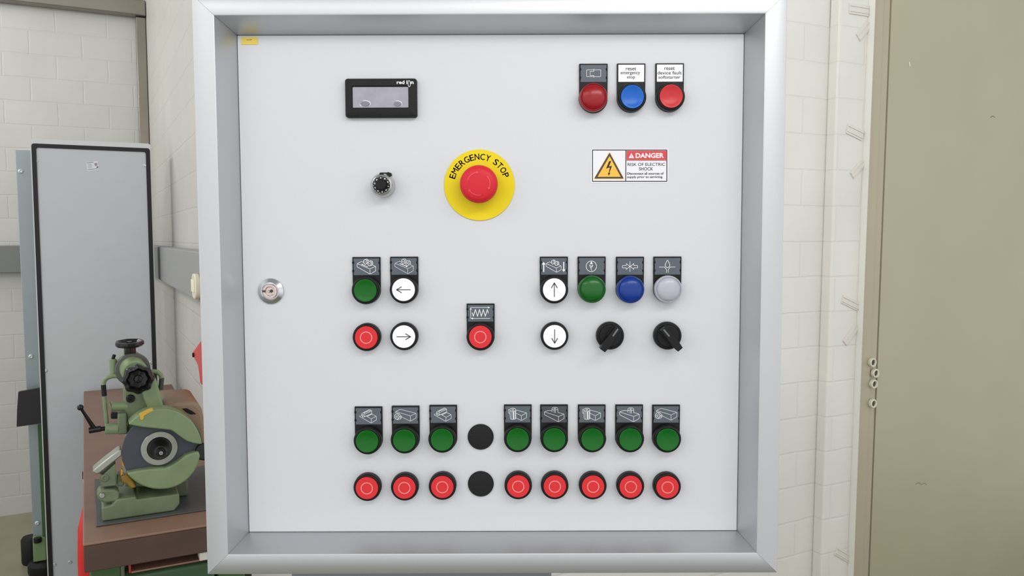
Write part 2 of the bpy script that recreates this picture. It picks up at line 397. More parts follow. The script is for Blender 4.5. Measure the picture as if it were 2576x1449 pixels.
K = .875 / F                                                  # metres per pixel on the plate
class FB:                                                     # a 2D board in px of a zoomed crop, giving plate coordinates relative to an origin
    def __init__(s, ox, oy, sc, org, out): s.a = (ox, oy, sc, org, out)
    def __call__(s, x, y):
        ox, oy, sc, org, out = s.a; X, Z = PP(ox + x/sc, oy + y/sc, out); return (X - org[0], Z - org[1])

# shared meshes through first-built objects
def ring_mb(p=.0085):
    return MB().lathe([(.0142, 0), (.0149, .0006), (.0149, p-.0018), (.0142, p-.0004), (.0135, p), (.0127, p), (.0124, p-.0004), (.0124, p-.003), (0, p-.003)], (0, 0, 0), n=72)
def small_ring_mb(): return MB().lathe([(.0147, 0), (.0149, .0006), (.0149, .003), (.0146, .0036), (0, .0036)], (0, 0, 0), n=72)
CAPR = .01215
def cap_flat(): return MB().lathe([(CAPR, -.002), (CAPR, .0016), (CAPR-.0005, .0021), (0, .0021)], (0, 0, 0), n=64)
def cap_dish(): return MB().lathe([(CAPR, -.002), (CAPR, .0018), (CAPR-.0004, .0023), (CAPR-.0012, .0022), (.0092, .0014), (.006, .0006), (.003, .0002), (0, 0)], (0, 0, 0), n=64)
def lamp_dome(r=.0146): return MB().lathe([(r, 0), (r+.0001, .002), (r, .0058), (r-.0004, .0066), (r-.0012, .0070), (r-.0016, .0060), (r-.0021, .0060), (r-.0026, .0074), (r-.0038, .0084), (r-.006, .0094), (r-.009, .0102), (.003, .0106), (0, .0107)], (0, 0, 0), n=72)

# icons: strokes in a 343 x 220 field
def ell(cx_, cy_, rx, ry, t0=0, t1=360, n=20): return [(cx_ + rx*math.cos(math.radians(t0+(t1-t0)*k/n)), cy_ + ry*math.sin(math.radians(t0+(t1-t0)*k/n))) for k in range(n+1)]
def ic_scale(ic, s, dx, dy): return [(k, [(x*s+dx, y*s+dy) for x, y in p], w) for k, p, w in ic]
def sh(ic, ox, oy, s=1.0): return [(k, [((x-ox)*s, (y-oy)*s) for x, y in p], w) for k, p, w in ic]
def wheel(x, y, w, r=1.0):
    rx, ry = 23*r, 31*r
    return [('l', ell(x, y, rx, ry), w*1.3), ('l', ell(x, y, rx*.35, ry*.35), w*1.2), ('f', ell(x, y, rx*.16, ry*.16, n=8), 0),
            ('l', [(x-4, y-ry), (x+18, y-ry-7)] + ell(x+22, y-5, rx, ry, -85, 62, 12) + [(x+10, y+ry-2)], w),
            ('l', [(x+rx*.8, y-ry*.55), (x+rx+14, y-ry*.65)], w*1.4), ('l', [(x+rx, y+4), (x+rx+20, y)], w*1.4)]
def ic_block(w): return [('l', [(48, 67), (48, 110), (221, 208), (295, 167), (298, 105), (218, 138), (48, 67)], w), ('l', [(218, 138), (221, 208)], w), ('l', [(48, 67), (108, 40), (134, 50)], w), ('l', [(250, 84), (298, 105)], w)]
def ic_wheels(w=5, left=True, arrow=True):
    ic = ic_block(w) + wheel(158, 45, w) + wheel(215, 67, w)
    if arrow:
        if left: ic += [('f', [(103, 72), (128, 76), (122, 80), (195, 108), (188, 113), (118, 86), (115, 92)], 0)]
        else: ic += [('f', [(222, 118), (196, 116), (200, 111), (112, 76), (108, 70), (120, 70), (206, 104), (206, 100)], 0)]
    return ic
def ic_updown():
    ic = ic_scale(ic_wheels(5.5, arrow=False), .82, 26, 18)
    return ic + [('f', [(27, 183), (27, 85), (8, 85), (33, 50), (59, 85), (41, 85), (41, 183)], 0), ('f', [(297, 52), (311, 52), (311, 152), (328, 152), (304, 183), (281, 152), (297, 152)], 0)]
IC_PUMP = [('l', ell(166, 110, 70, 70, n=36), 7), ('f', [(166, 43), (148, 80), (186, 80)], 0), ('l', [(140, 92), (173, 170)], 6), ('l', [(188, 97), (160, 142)], 6), ('l', [(150, 88), (166, 122), (180, 90)], 5)]
_ar = [(1262, 193), (1315, 193), (1315, 168), (1360, 207), (1315, 247), (1315, 225), (1262, 225), (1262, 193)]
IC_CLAMP = sh([('l', _ar, 6), ('l', [(2731-x, y) for x, y in _ar], 6), ('l', [(1365, 140), (1365, 275)], 6)], 1195, 97)
IC_DROP = sh([('l', [(1875, 122), (1855, 158)] + ell(1875, 192, 31, 31, 205, -25, 18) + [(1895, 158), (1875, 122)], 7),
              ('l', [(1765, 217), (1832, 217), (1848, 232), (1862, 252), (1862, 290)], 6), ('l', [(1980, 217), (1914, 217), (1900, 232), (1885, 252), (1885, 290)], 6)], 1705, 97)
IC_ZIG = sh([('l', [(1745, 770), (1985, 770)], 6), ('f', [(2008, 770), (1978, 758), (1978, 782)], 0), ('l', [(1745, 915), (1745, 790)], 6), ('f', [(1745, 770), (1733, 800), (1757, 800)], 0),
             ('l', [(2005, 916), (1775, 916)], 6), ('f', [(1742, 916), (1774, 904), (1774, 928)], 0),
             ('l', [(1765, 840), (1780, 890), (1808, 795), (1836, 890), (1863, 795), (1888, 890), (1915, 795), (1942, 890), (1970, 795), (1982, 845)], 9)], 1707, 738)
IC_CONT = sh([('l', [(388, 190), (312, 190), (312, 258), (388, 258), (458, 258), (458, 190), (388, 190)], 5), ('l', [(388, 180), (388, 205), (348, 205), (348, 247), (388, 247), (388, 268)], 5)], 248, 140, 1.27)
IC_ROLL = sh([('l', [(240, 228), (230, 240), (380, 325), (450, 285), (448, 238), (383, 272), (325, 240)], 5), ('l', [(380, 325), (383, 272)], 5), ('l', [(448, 238), (392, 212), (388, 165), (362, 152)], 5), ('l', [(392, 212), (330, 242)], 5),
              ('l', ell(278, 222, 20, 27), 6), ('l', ell(276, 224, 7, 10, n=10), 5), ('l', [(262, 202), (362, 152)], 6), ('l', [(285, 196), (384, 160)], 6), ('l', [(298, 212), (388, 172)], 5), ('l', [(290, 246), (325, 232), (390, 205)], 7)], 183, 135, 1.055)
IC_END = sh([('l', [(697, 178), (757, 150), (962, 202), (887, 235), (697, 178), (697, 196), (735, 205)], 4.5), ('l', [(887, 235), (887, 303), (960, 262), (962, 202)], 4.5), ('l', [(887, 303), (775, 248)], 4.5),
             ('l', ell(712, 243, 28, 34), 7), ('l', ell(712, 244, 10, 12, n=12), 6), ('l', [(700, 212), (742, 205), (775, 245), (760, 272), (716, 282)], 6), ('l', [(728, 216), (740, 244), (768, 262)], 6), ('l', [(738, 243), (772, 240)], 6)], 662, 125, 1.055)
IC_VERT = sh([('l', ell(262, 157, 38, 20), 6), ('l', ell(262, 157, 14, 7, n=12), 5), ('l', [(224, 157), (228, 265)] + ell(264, 265, 36, 14, 180, 0, 12) + [(300, 157)], 6), ('f', [(260, 178), (275, 178), (277, 280), (264, 280)], 0), ('l', [(243, 174), (247, 272)], 4), ('l', [(290, 170), (290, 268)], 8),
              ('l', [(226, 150), (208, 152), (208, 200), (222, 206)], 5), ('l', [(300, 160), (438, 197), (370, 232), (304, 202)], 5), ('l', [(370, 232), (370, 293), (435, 258), (438, 197)], 5), ('l', [(370, 293), (304, 262)], 5)], 165, 112, 1.07)
def ic_top(cx_, cy_, thin): 
    w = 4.5 if thin else 5.5
    return sh([('l', [(670, 178), (672, 214), (848, 303), (918, 262), (920, 207), (850, 236), (670, 178), (724, 160), (cx_-38, 164)], w), ('l', [(850, 236), (848, 303)], w), ('l', [(cx_+38, 186), (920, 207)], w),
               ('l', ell(cx_, cy_, 38, 18), w), ('l', ell(cx_, cy_, 13, 6, n=10), w), ('l', [(cx_-38, cy_), (cx_-36, cy_+40)], w), ('l', [(cx_+38, cy_), (cx_+38, cy_+48)], w), ('l', [(cx_-10, cy_+18), (cx_-8, cy_+50)], w), ('l', [(cx_+6, cy_+18), (cx_+8, cy_+52)], w)], 635, 107, 1.08)

PT = .0024                                                    # holder thickness
def holder(parent, xc, ztop, zc, icon=None, insert=INS, text=None):
    # plate 30 mm wide with a round foot about the button, with a clipped-in label
    r = .0151; h = MB(); zt_ = ztop - zc
    poly = [(-.015, zt_), (.015, zt_)] + [(r*math.cos(math.radians(t)), r*math.sin(math.radians(t))) for t in range(0, -181, -6)]
    poly[2] = (.015, 0); poly[-1] = (-.015, 0)
    h.prism(poly[::-1], -PT, 0)
    iw, ih = .0136, .0089; iz1 = zt_ - .0015; iz0 = iz1 - 2*ih
    for s in (() if text else (-1, 1)):                       # clip lugs at the label's sides
        for zz in (iz1 - .0045, iz0 + .0045):
            h.box(s*.0143 - .0009, s*.0143 + .0005, -PT-.0009, -PT, zz-.0012, zz+.0012)
    cp(h, 'legend_holder', BLK, parent, (xc, -.0001, zc), bevel=.0004)
    m = MB(); t = .0006
    nt_ = 0 if text else .0007
    op = [(-iw, iz0), (iw, iz0)] 
    for zz in (iz0+.0045, iz1-.0045): op += [(iw, zz-.0014), (iw-nt_, zz-.001), (iw-nt_, zz+.001), (iw, zz+.0014)]
    op += [(iw, iz1), (-iw, iz1)]
    for zz in (iz1-.0045, iz0+.0045): op += [(-iw, zz+.0014), (-iw+nt_, zz+.001), (-iw+nt_, zz-.001), (-iw, zz-.0014)]
    m.prism(op, -t, .0)
    k = 2*iw/343; y = -t - .00006
    def C(p): return (-iw + p[0]*k, iz1 - p[1]*2*ih/220)
    for kind, pts, w in (icon or []):
        if kind == 'l': m.ribbon([C(p) for p in pts], w*k*.95, y, 1)
        else: m.face([(q[0], y, q[1]) for q in map(C, pts)], 1)
    for body, x0, x1, y0, y1, b in (text or []):
        a, b_ = C((x0, y1)), C((x1, y0)); m.text(body, a[0], b_[0], a[1], b_[1], y, 1, b)
    lab = cp(m, 'legend_label', [insert, WHT] if not text else [WHT, INK], parent, (xc, -PT-.0001, zc), smooth=0, merge=False)
    return lab

def unit(kind, cap, plate_px=None, icon=None, insert=INS, text=None, label='', prot=.0095):
    """kind: push, lamp; cap = (px, py) of the cap's middle; plate_px = (left, right, top)."""
    x, z = PP(cap[0], cap[1], prot)
    if plate_px:
        xp, zt_ = PP((plate_px[0]+plate_px[1])/2, plate_px[2], PT)
        x = (x*2 + xp)/3
    return x, z, (xp if plate_px else x), (zt_ if plate_px else None)
ARR = {'left': 180, 'right': 0, 'up': 90, 'down': -90}
def push(cap, style, label, plate_px=None, icon=None, insert=INS, text=None, arrow=None):
    y0 = PT if plate_px else 0; p = .0085 if plate_px else .0095
    x, z, xp, zt_ = unit('push', cap, plate_px, prot=y0+p)
    o = cp(ring_mb(p), 'push_button', BLK, None, (x, -y0-.0002, z)); o['label'] = label
    capm = {'green': (cap_dish, GCAP), 'blue': (cap_dish, BLENS2), 'lred': (cap_dish, RLENS2), 'red': (cap_flat, RCAP), 'white': (cap_flat, WCAP)}[style]
    m = capm[0](); y = -.0021-.00006
    if style == 'red':
        for k in range(48):
            t0, t1 = 2*math.pi*k/48, 2*math.pi*(k+1)/48; a, b = .0057, .0065
            m.face([(a*math.cos(t0), y, a*math.sin(t0)), (a*math.cos(t1), y, a*math.sin(t1)), (b*math.cos(t1), y, b*math.sin(t1)), (b*math.cos(t0), y, b*math.sin(t0))], 1)
        mats = [capm[1], PINK]
    elif style == 'white':
        t = math.radians(ARR[arrow])
        R = lambda u, v: (u*math.cos(t)-v*math.sin(t), u*math.sin(t)+v*math.cos(t))
        m.ribbon([R(-.0073, 0), R(.0068, 0)], .0009, y, 1); m.ribbon([R(.0022, .003), R(.0073, 0), R(.0022, -.003)], .0010, y, 1)
        mats = [WCAP, DGREY]
    else: mats = [capm[1]]
    cp(m, 'button_cap', mats, o, (x, -y0-.0002-(p-.001), z), merge=False, smooth=35)
    if plate_px: holder(o, xp, zt_, z, icon, insert, text)
    return o
def lamp(cap, m_, label, plate_px, icon=None, insert=INS, text=None):
    x, z, xp, zt_ = unit('lamp', cap, plate_px, prot=PT+.009)
    o = cp(small_ring_mb(), 'indicator_light', BLK, None, (x, -PT-.0002, z)); o['label'] = label
    cp(lamp_dome(), 'lens', m_, o, (x, -PT-.0002-.0036, z))
    holder(o, xp, zt_, z, icon, insert, text)
    return o
T2 = [('reset', 343*75/260., 343*178/260., 220*27/182., 220*60/182., .01), ('emergency', 343*22/260., 343*218/260., 220*77/182., 220*112/182., .01), ('stop', 343*87/260., 343*168/260., 220*120/182., 220*156/182., .01)]
T3 = [('reset', 343*73/255., 343*175/255., 220*26/183., 220*59/183., .01), ('device fault', 343*5/255., 343*245/255., 220*70/183., 220*106/183., .01), ('softstarter', 343*15/255., 343*233/255., 220*118/183., 220*151/183., .01)]
lamp((1492, 244.7), RLENS, 'dark red indicator light under a contactor symbol', (1457.2, 1528.8, 160), IC_CONT)
push((1590.8, 243.5), 'blue', 'blue illuminated push button labelled reset emergency stop', (1552, 1624, 159.5), text=T2)
push((1688, 242.3), 'lred', 'light red illuminated push button labelled reset device fault softstarter', (1649, 1721, 159), text=T3)
push((919.3, 730.6), 'green', 'green push button under a wheeled-block symbol, next to the white left arrow', (885.5, 957.5, 646.6), ic_wheels(6, True))
push((1015.3, 728.8), 'white', 'white push button with a left arrow', (981.5, 1051.5, 645.8), ic_wheels(4.2, False), arrow='left')
push((921.5, 849), 'red', 'red push button with a circle, left of the white right arrow')
push((1016, 846.8), 'white', 'white push button with a right arrow', arrow='right')
push((1208.2, 847.5), 'red', 'red push button under a zigzag line symbol', (1174.3, 1243.6, 763.8), IC_ZIG)
push((1394.3, 728.8), 'white', 'white push button with an up arrow', (1358.9, 1427.8, 645.6), ic_updown(), arrow='up')
push((1395.2, 846), 'white', 'white push button with a down arrow', arrow='down')
lamp((1488.9, 727.6), mat('green_dome', (12, 92, 26), .26, 0, .35, coat=.12), 'green domed indicator light under a pump circle symbol', (1453.4, 1523.6, 645.4), IC_PUMP)
lamp((1585.3, 728.4), BLENS, 'blue domed indicator light under two facing arrows', (1549.6, 1620.4, 645.8), IC_CLAMP)
lamp((1680.3, 727.8), WLENS, 'colourless domed indicator light under a drop symbol', (1643.6, 1715, 645.4), IC_DROP)
PG = [((923.4, 1109.8), (891.3, 962, 1023), IC_ROLL, INS, 'leftmost green push button of the bottom block, roller symbol'),
      ((1016.5, 1107.6), (985, 1055.2, 1021), IC_END, INS, 'second green push button from left in the bottom block, end cutter symbol'),
      ((1111.2, 1105.7), (1080, 1149.5, 1019), IC_ROLL, INS, 'green push button left of the upper black blanking plug, roller symbol'),
      ((1302.1, 1104.4), (1268.5, 1336.7, 1018), IC_VERT, INS, 'green push button right of the upper black blanking plug, upright cutter symbol'),
      ((1394.3, 1104.4), (1359.4, 1428.3, 1018), ic_top(803, 138, True), INSD, 'green push button with the darkest legend label, cutter above block symbol'),
      ((1490.4, 1104.8), (1454, 1523.4, 1018), IC_VERT, INS, 'green push button third from right in the bottom block, upright cutter symbol'),
      ((1586.3, 1104.8), (1548.2, 1617.7, 1018), ic_top(812, 145, False), INS, 'green push button second from right in the bottom block, cutter above block symbol'),
      ((1679.6, 1105.4), (1640.8, 1711, 1018.4), IC_END, INS, 'rightmost green push button of the bottom block, end cutter symbol')]
for cpx, pl, ic, im, lab in PG: push(cpx, 'green', lab, pl, ic, im)
for (x, y), lab in (((923.2, 1227.6), 'leftmost red push button of the bottom row'), ((1017.5, 1226.5), 'second red push button from left in the bottom row'), ((1112.8, 1224.7), 'red push button left of the lower black blanking plug'),
                    ((1303.7, 1223.2), 'red push button right of the lower black blanking plug'), ((1395.7, 1223.2), 'fourth red push button from the right in the bottom row'), ((1491.8, 1223.6), 'third red push button from the right in the bottom row'),
                    ((1586.5, 1224.2), 'second red push button from the right in the bottom row'), ((1679, 1225.2), 'rightmost red push button of the bottom row')):
    push((x, y), 'red', lab)
for (x, y), lab in (((1209, 1100), 'upper round black blanking plug'), ((1209.4, 1218.4), 'lower round black blanking plug')):
    X, Z = PP(x, y, .003)
    o = cp(MB().lathe([(.0138, 0), (.0141, .0006), (.0139, .0018), (.013, .0027), (.010, .0031), (0, .0033)], (0, 0, 0), n=64), 'blanking_plug', BLK2, None, (X, -.0002, Z)); o['label'] = lab

# selector switches
def selector(cap, ang, label):
    X, Z = PP(*cap, .009)
    o = cp(MB().lathe([(.0142, 0), (.0149, .0006), (.0149, .0066), (.0142, .008), (.0135, .0084), (.0127, .0084), (.0125, .0078), (0, .0078)], (0, 0, 0), n=72), 'selector_switch', BLK, None, (X, -.0002, Z)); o['label'] = label
    m = MB(); t = math.radians(ang)
    def R(u, v): return (u*math.cos(t)-v*math.sin(t), u*math.sin(t)+v*math.cos(t))
    m.lathe([(.0118, 0), (.0118, .0012), (.0112, .0018), (0, .0018)], (0, 0, 0), n=48)
    # long grip: waisted body with a beak past the ring
    m.prism([R(u, v) for u, v in ((-.0120, -.0030), (.0100, -.0040), (.0135, -.0036), (.0170, -.0032), (.0170, .0032), (.0135, .0036), (.0100, .0040), (-.0120, .0030))][::1], -.0135, -.0016)
    m.prism([R(u, v) for u, v in ((-.0118, -.0052), (.002, -.0046), (.002, .0046), (-.0118, .0052))], -.0055, -.0016)
    h = cp(m, 'switch_handle', BLK, o, (X, -.0080, Z), bevel=.0006)
    g = MB(); g.prism([R(u, v) for u, v in ((-.0112, -.0009), (-.002, -.0009), (-.0012, 0), (-.002, .0009), (-.0112, .0009))], -.0139, -.0134)
    cp(g, 'pointer_line', mat('grey_pointer', (92, 98, 102), .3, coat=.5), o, (X, -.0080, Z), bevel=.0002)
selector((1535.6, 845.5), 235, 'black selector switch with its grip pointing down left')
selector((1680.6, 845.5), -50, 'black selector switch with its grip pointing down right')

# emergency stop
X0, Z0 = PP(1206, 465.6, .0015)
es = cp(MB().lathe([(.0373, 0), (.0376, .0004), (.0376, .0012), (.0373, .0015), (0, .0015)], (0, 0, 0), n=128), 'emergency_stop_button', YEL, None, (X0, -.0001, Z0)); es['label'] = 'large round yellow plate with a red mushroom emergency stop button'
m = MB(); s = 'EMERGENCY STOP'
vs_w = {'E': .9, 'M': 1.12, 'R': 1, 'G': 1.08, 'N': 1.02, 'C': 1.02, 'Y': 1, ' ': .62, 'S': .95, 'T': .92, 'O': 1.1, 'P': .92}
tot = sum(vs_w[ch] for ch in s); acc = 0; hgt = .0064; RR = .0299
for ch in s:
    t = 167 - (acc + vs_w[ch]/2)/tot*152; acc += vs_w[ch]
    if ch == ' ': continue
    wch = .0047*vs_w[ch]; x, z = RR*math.cos(math.radians(t)), RR*math.sin(math.radians(t))
    for dx in (-.00013, 0, .00013): m.text(ch, x-wch/2+dx, x+wch/2+dx, z-hgt/2+abs(dx)*.8, z+hgt/2+abs(dx)*.8, 0, 0, 0, rot=math.radians(t-90))
cp(m, 'lettering', INK, es, (X0, -.00172, Z0), merge=False, smooth=0)
cp(MB().lathe([(.0150, 0), (.0150, .003), (.0135, .0045), (.0125, .016), (0, .016)], (0, 0, 0), n=64), 'collar', mat('grey_collar', (60, 60, 62), .5), es, (X0, -.0017, Z0))
m = MB().lathe([(.0150, .0100), (.0185, .0108), (.0197, .0128), (.0199, .0150), (.0195, .0180), (.0178, .0208), (.0150, .0224), (.010, .0233), (.005, .0237), (0, .0238)], (0, 0, 0), n=96)
for q in range(3):                                            # raised turn-to-release arrows
    a0 = math.radians(100 + q*120); N = 16; R0, R1 = .0112, .0124
    def yy(r): return -(.02305 + (.0128-r)*.15) - .0002
    for k in range(N):
        t0, t1 = a0 + math.radians(62)*k/N, a0 + math.radians(62)*(k+1)/N
        m.face([(R1*math.cos(t0), yy(R1), R1*math.sin(t0)), (R1*math.cos(t1), yy(R1), R1*math.sin(t1)), (R0*math.cos(t1), yy(R0), R0*math.sin(t1)), (R0*math.cos(t0), yy(R0), R0*math.sin(t0))], 1)
    tt = a0 - math.radians(12)
    m.face([((R0-.0012)*math.cos(a0), yy(R0)-.0002, (R0-.0012)*math.sin(a0)), (.0118*math.cos(tt), yy(R0)-.0001, .0118*math.sin(tt)), ((R1+.0012)*math.cos(a0), yy(R1)+.0001, (R1+.0012)*math.sin(a0))], 1)
cp(m, 'mushroom_head', [ESR, ESR2], es, (X0, -.0017, Z0), merge=False, smooth=50)

# panel meter
mx0, mz1 = PP(866.8, 197, .007); mx1, mz0 = PP(1048.7, 294.6, .007)
wx0, wz1 = PP(886.5, 218.5, .0052); wx1, wz0 = PP(1028, 271, .0052)
mxc, mzc = (mx0+mx1)/2, (mz0+mz1)/2
def rr(x0, x1, z0, z1, r, n=6):
    pts = []
    for cx_, cz_, a in ((x1-r, z1-r, 0), (x0+r, z1-r, 90), (x0+r, z0+r, 180), (x1-r, z0+r, 270)):
        pts += [(cx_+r*math.cos(math.radians(a+90*k/n)), cz_+r*math.sin(math.radians(a+90*k/n))) for k in range(n+1)]
    return pts
def ringframe(m, rings_, mi=0):
    n = len(rings_[0][0]); vs = []; fs = []
    for pts, y in rings_: vs += [(p[0], y, p[1]) for p in pts]
    for i in range(len(rings_)-1): fs += [(i*n+k, i*n+(k+1) % n, (i+1)*n+(k+1) % n, (i+1)*n+k) for k in range(n)]
    m.add(vs, fs, mi)
a, b, c_, d = mx0-mxc, mx1-mxc, mz0-mzc, mz1-mzc; wa, wb, wc, wdz = wx0-mxc, wx1-mxc, wz0-mzc, wz1-mzc
m = MB(); ringframe(m, [(rr(a, b, c_, d, .0028), 0), (rr(a, b, c_, d, .0028), -.0050), (rr(a+.001, b-.001, c_+.001, d-.001, .0022), -.0070), (rr(a+.0018, b-.0018, c_+.0018, d-.0018, .0018), -.0074),
    (rr(wa-.0008, wb+.0008, wc-.0008, wdz+.0008, .0012), -.0074), (rr(wa, wb, wc, wdz, .001), -.0066), (rr(wa, wb, wc, wdz, .001), -.0048), ([(mxc*0, 0)]*28, -.0048)])
mt = cp(m, 'panel_meter', BLK2, None, (mxc, -.0001, mzc), smooth=30); mt['label'] = 'black framed rectangular panel meter with a silvery display window'
GLASS = mat('silvery_display', (160, 158, 168), .2, .6, noise=.12, nscale=90, coat=.6)
cp(MB().prism(rr(wa+.0001, wb-.0001, wc+.0001, wdz-.0001, .0009)[::-1], -.0052, -.0047), 'display_window', GLASS, mt, (mxc, -.0001, mzc))
def board(px, py, out): X, Z = PP(800+px/3.369, 150+py/3.369, out); return X-mxc, Z-mzc
m = MB(); y = -.00752
p0, p1 = board(667, 207, .0075), board(748, 177, .0075); m.text('red', p0[0], p1[0]-.0019, p0[1], p1[1], y, 0, .03)
l0, l1 = board(750, 207, .0075), board(757, 177, .0075); m.box(l0[0], l1[0], y-.0001, y, l0[1], l1[1], 0)
i0, i1 = board(762, 195, .0075), board(767, 183, .0075)
n0, n1 = board(786, 207, .0075), board(810, 185, .0075); m.text('n', n0[0], n1[0], n0[1], n1[1], y, 0, .03)
oc = board(773, 204, .0075); m.ribbon([(oc[0]+.0012*math.cos(t*math.pi/12)-.0000, oc[1]+.0032*math.sin(t*math.pi/12)) for t in range(24)], .0005, y, 0, True)
ic_ = board(764, 178, .0075); m.ribbon([ic_, (ic_[0]+.0001, ic_[1]-.0001)], .0007, y, 0)
cp(m, 'lettering', WHT, mt, (mxc, -.0001, mzc), merge=False, smooth=0)
GLINT = mat('ring_glint', (250, 250, 252), .2, .2)  # near-white arcs paint the ring reflections around the keys
for (bx, by), sx in (((398, 374), 1.1), ((672, 376), .9)):
    q = board(bx, by, .006); w_, h_ = .0042*sx, .0024
    m = MB(); m.prism([(q[0]+w_*math.cos(t*math.pi/16), q[1]+h_*math.sin(t*math.pi/16)) for t in range(32)][::-1], -.0064, -.0051, 0)
    m.ribbon([(q[0]+(w_+.0011)*math.cos(math.radians(t)), q[1]+(h_+.0009)*math.sin(math.radians(t))) for t in range(-25, 115, 7)], .0006, -.0056, 1)
    if sx > 1: m.ribbon([(q[0]+(w_+.0011)*math.cos(math.radians(t)), q[1]+(h_+.0005)*math.sin(math.radians(t))) for t in range(185, 232, 7)], .0006, -.0056, 1)
    cp(m, 'meter_key', [mat('grey_key', (128, 126, 136), .3, .3), GLINT], mt, (mxc, -.0001, mzc), merge=False)

# ten-turn potentiometer dial
X, Z = PP(961.8, 466, .012)
pk = cp(MB().lathe([(.0119, 0), (.0123, .001), (.0124, .0125), (.0119, .0150), (.0104, .0172), (.0094, .0178), (.0092, .0174), (0, .0174)], (0, 0, 0), n=72), 'dial_knob', SAT, None, (X, -.0002, Z)); pk['label'] = 'small silver turn-counting dial with a black numbered face'
m = MB().lathe([(.0090, .0170), (.0090, .0177), (0, .0177)], (0, 0, 0), n=48)
m.lathe([(.0058, .0175), (.0056, .0225), (.0048, .0232), (0, .0232)], (0, 0, 0), n=72, rad=lambda t: 1+.035*math.cos(12*t), m=0)
for k, tx in enumerate(('0', '10', '20', '30', '40', '50', '60', '70', '80', '90')):
    t = math.radians(-12 - 36*k + 0); x, z = .0073*math.cos(t), .0073*math.sin(t)
    w_ = .0008 if len(tx) == 1 else .0018
    m.text(tx, x-w_/2, x+w_/2, z-.0008, z+.0008, -.01777, 1, .02, rot=t-math.pi/2)
    t2 = t + math.radians(18); m.ribbon([(.0078*math.cos(t2), .0078*math.sin(t2)), (.0088*math.cos(t2), .0088*math.sin(t2))], .0003, -.01777, 1)
cp(m, 'dial_face', [BLK, WHT], pk, (X, -.0002, Z), merge=False)
m = MB().box(-.0022, .0022, -.0165, -.009, .0104, .0127); cp(m, 'counter_window', BLK, pk, (X, -.0002, Z), bevel=.0005)
m = MB().box(-.0045, .0045, -.006, 0, .0095, .0138).prism([(.004, .0095), (.0092, .0095), (.0088, .0126), (.0048, .0138)][::1], -.0145, -.008); cp(m, 'brake_lever', BLK, pk, (X+.001, -.0002, Z), bevel=.0006)

# cam lock
X, Z = PP(679.2, 733, .004)
lk = cp(MB().lathe([(.0134, 0), (.0138, .0005), (.0136, .0016), (.0098, .0042), (.0095, .0050), (.0088, .0052), (.0084, .0048), (.0084, .0030), (0, .0030)], (0, 0, 0), n=72), 'cam_lock', CHR, None, (X, -.0002, Z)); lk['label'] = 'round chrome lock at the left of the plate'
m = MB(); N = 48                                              # insert with a keyway
m.lathe([(.0078, .002), (.0078, .0046), (.0074, .0049), (.0050, .0049), (.0048, .0034), (0, .0034)], (0, 0, 0), n=48)
m.box(.0015, .0074, -.0047, -.003, -.0034, .0028)
cp(m, 'lock_core', KEYM, lk, (X, -.0002, Z), bevel=.0003)
m = MB().prism([(-.0077, -.0008), (-.0048, -.0010), (-.0048, .0014), (-.0077, .0012)], -.0052, -.004).lathe([(.0017, .0036), (.0017, .0051), (.0009, .0052), (0, .0047)], (.0019, 0, .0004), n=20)
cp(m, 'keyway', mat('keyway_brown', (80, 66, 60), .5, .5), lk, (X, -.0002, Z))
cp(MB().lathe([(.0014, .003), (.0013, .0055), (.0007, .0063), (0, .0065)], (-.0006, 0, 0), n=20), 'lock_pin', CHR, lk, (X, -.0002, Z))

# yellow tag and danger sticker
ya, yz1 = PP(607.5, 94); yb, yz0 = PP(649.5, 112.5)
X, Z = (ya+yb)/2, (yz0+yz1)/2
m = MB().prism([(ya-X, yz0-Z), (yb-X, yz0-Z), (yb-X, yz1-Z), (ya-X, yz1-Z)], -.0004, 0)
k = 1/7.247*K
m.text('+CP', (1165-1222)*k, (1262-1222)*k, (748-757)*-k, (748-718)*k, -.00046, 1, .02)
for v in range(0): pass
yl = cp(m, 'name_tag', [mat('yellow_tag', (232, 205, 92), .5), INK], None, (X, -.0001, Z), merge=False, smooth=0); yl['label'] = 'small yellow tag with black letters in the top left corner'
S = 4.139; X, Z = PP(1400+762/S, 130+1187/S)
def D(x, y): a_ = PP(1400+x/S, 130+y/S); return a_[0]-X, a_[1]-Z
def R4(x0, y0, x1, y1): return [D(x0, y1), D(x1, y1), D(x1, y0), D(x0, y0)]
m = MB(); m.prism(rr(*[D(357, 1187)[0], D(1164, 1187)[0], D(760, 1366)[1], D(760, 1014)[1]], .001)[::-1], -.0002, 0, 0)
y = -.00026
m.ribbon(R4(374, 1025, 1148, 1350), 9/S*K, y, 1, True); m.ribbon([D(722, 1025), D(720, 1350)], 9/S*K, y, 1)
m.face([(p[0], y-.00001, p[1]) for p in R4(729, 1032, 1146, 1130)], 2); m.ribbon([D(729, 1134), D(1146, 1134)], 4/S*K, y, 1)
def tri(a1, b1, c1, yv, mi): m.face([(p[0], yv, p[1]) for p in (D(*a1), D(*b1), D(*c1))], mi)
def soft(pts, r):                                             # triangle with rounded corners
    out = []
    for i in range(3):
        p, a_, b_ = Vector(pts[i]), Vector(pts[i-1]), Vector(pts[(i+1) % 3])
        u, v = (a_-p).normalized(), (b_-p).normalized(); q0, q1 = p+u*r, p+v*r
        for k in range(6): t = k/5; out.append(tuple(q0*(1-t)**2 + p*2*t*(1-t) + q1*t*t))
    return out
for P3, r_, yv, mi in ((((552, 1036), (382, 1331), (710, 1331)), 22, y, 4), (((552, 1050), (392, 1322), (700, 1322)), 12, y-.00002, 3), (((552, 1088), (427, 1303), (667, 1303)), 3, y-.00004, 5)):
    m.face([(p[0], yv, p[1]) for p in (D(*q) for q in soft(P3, r_))], mi)
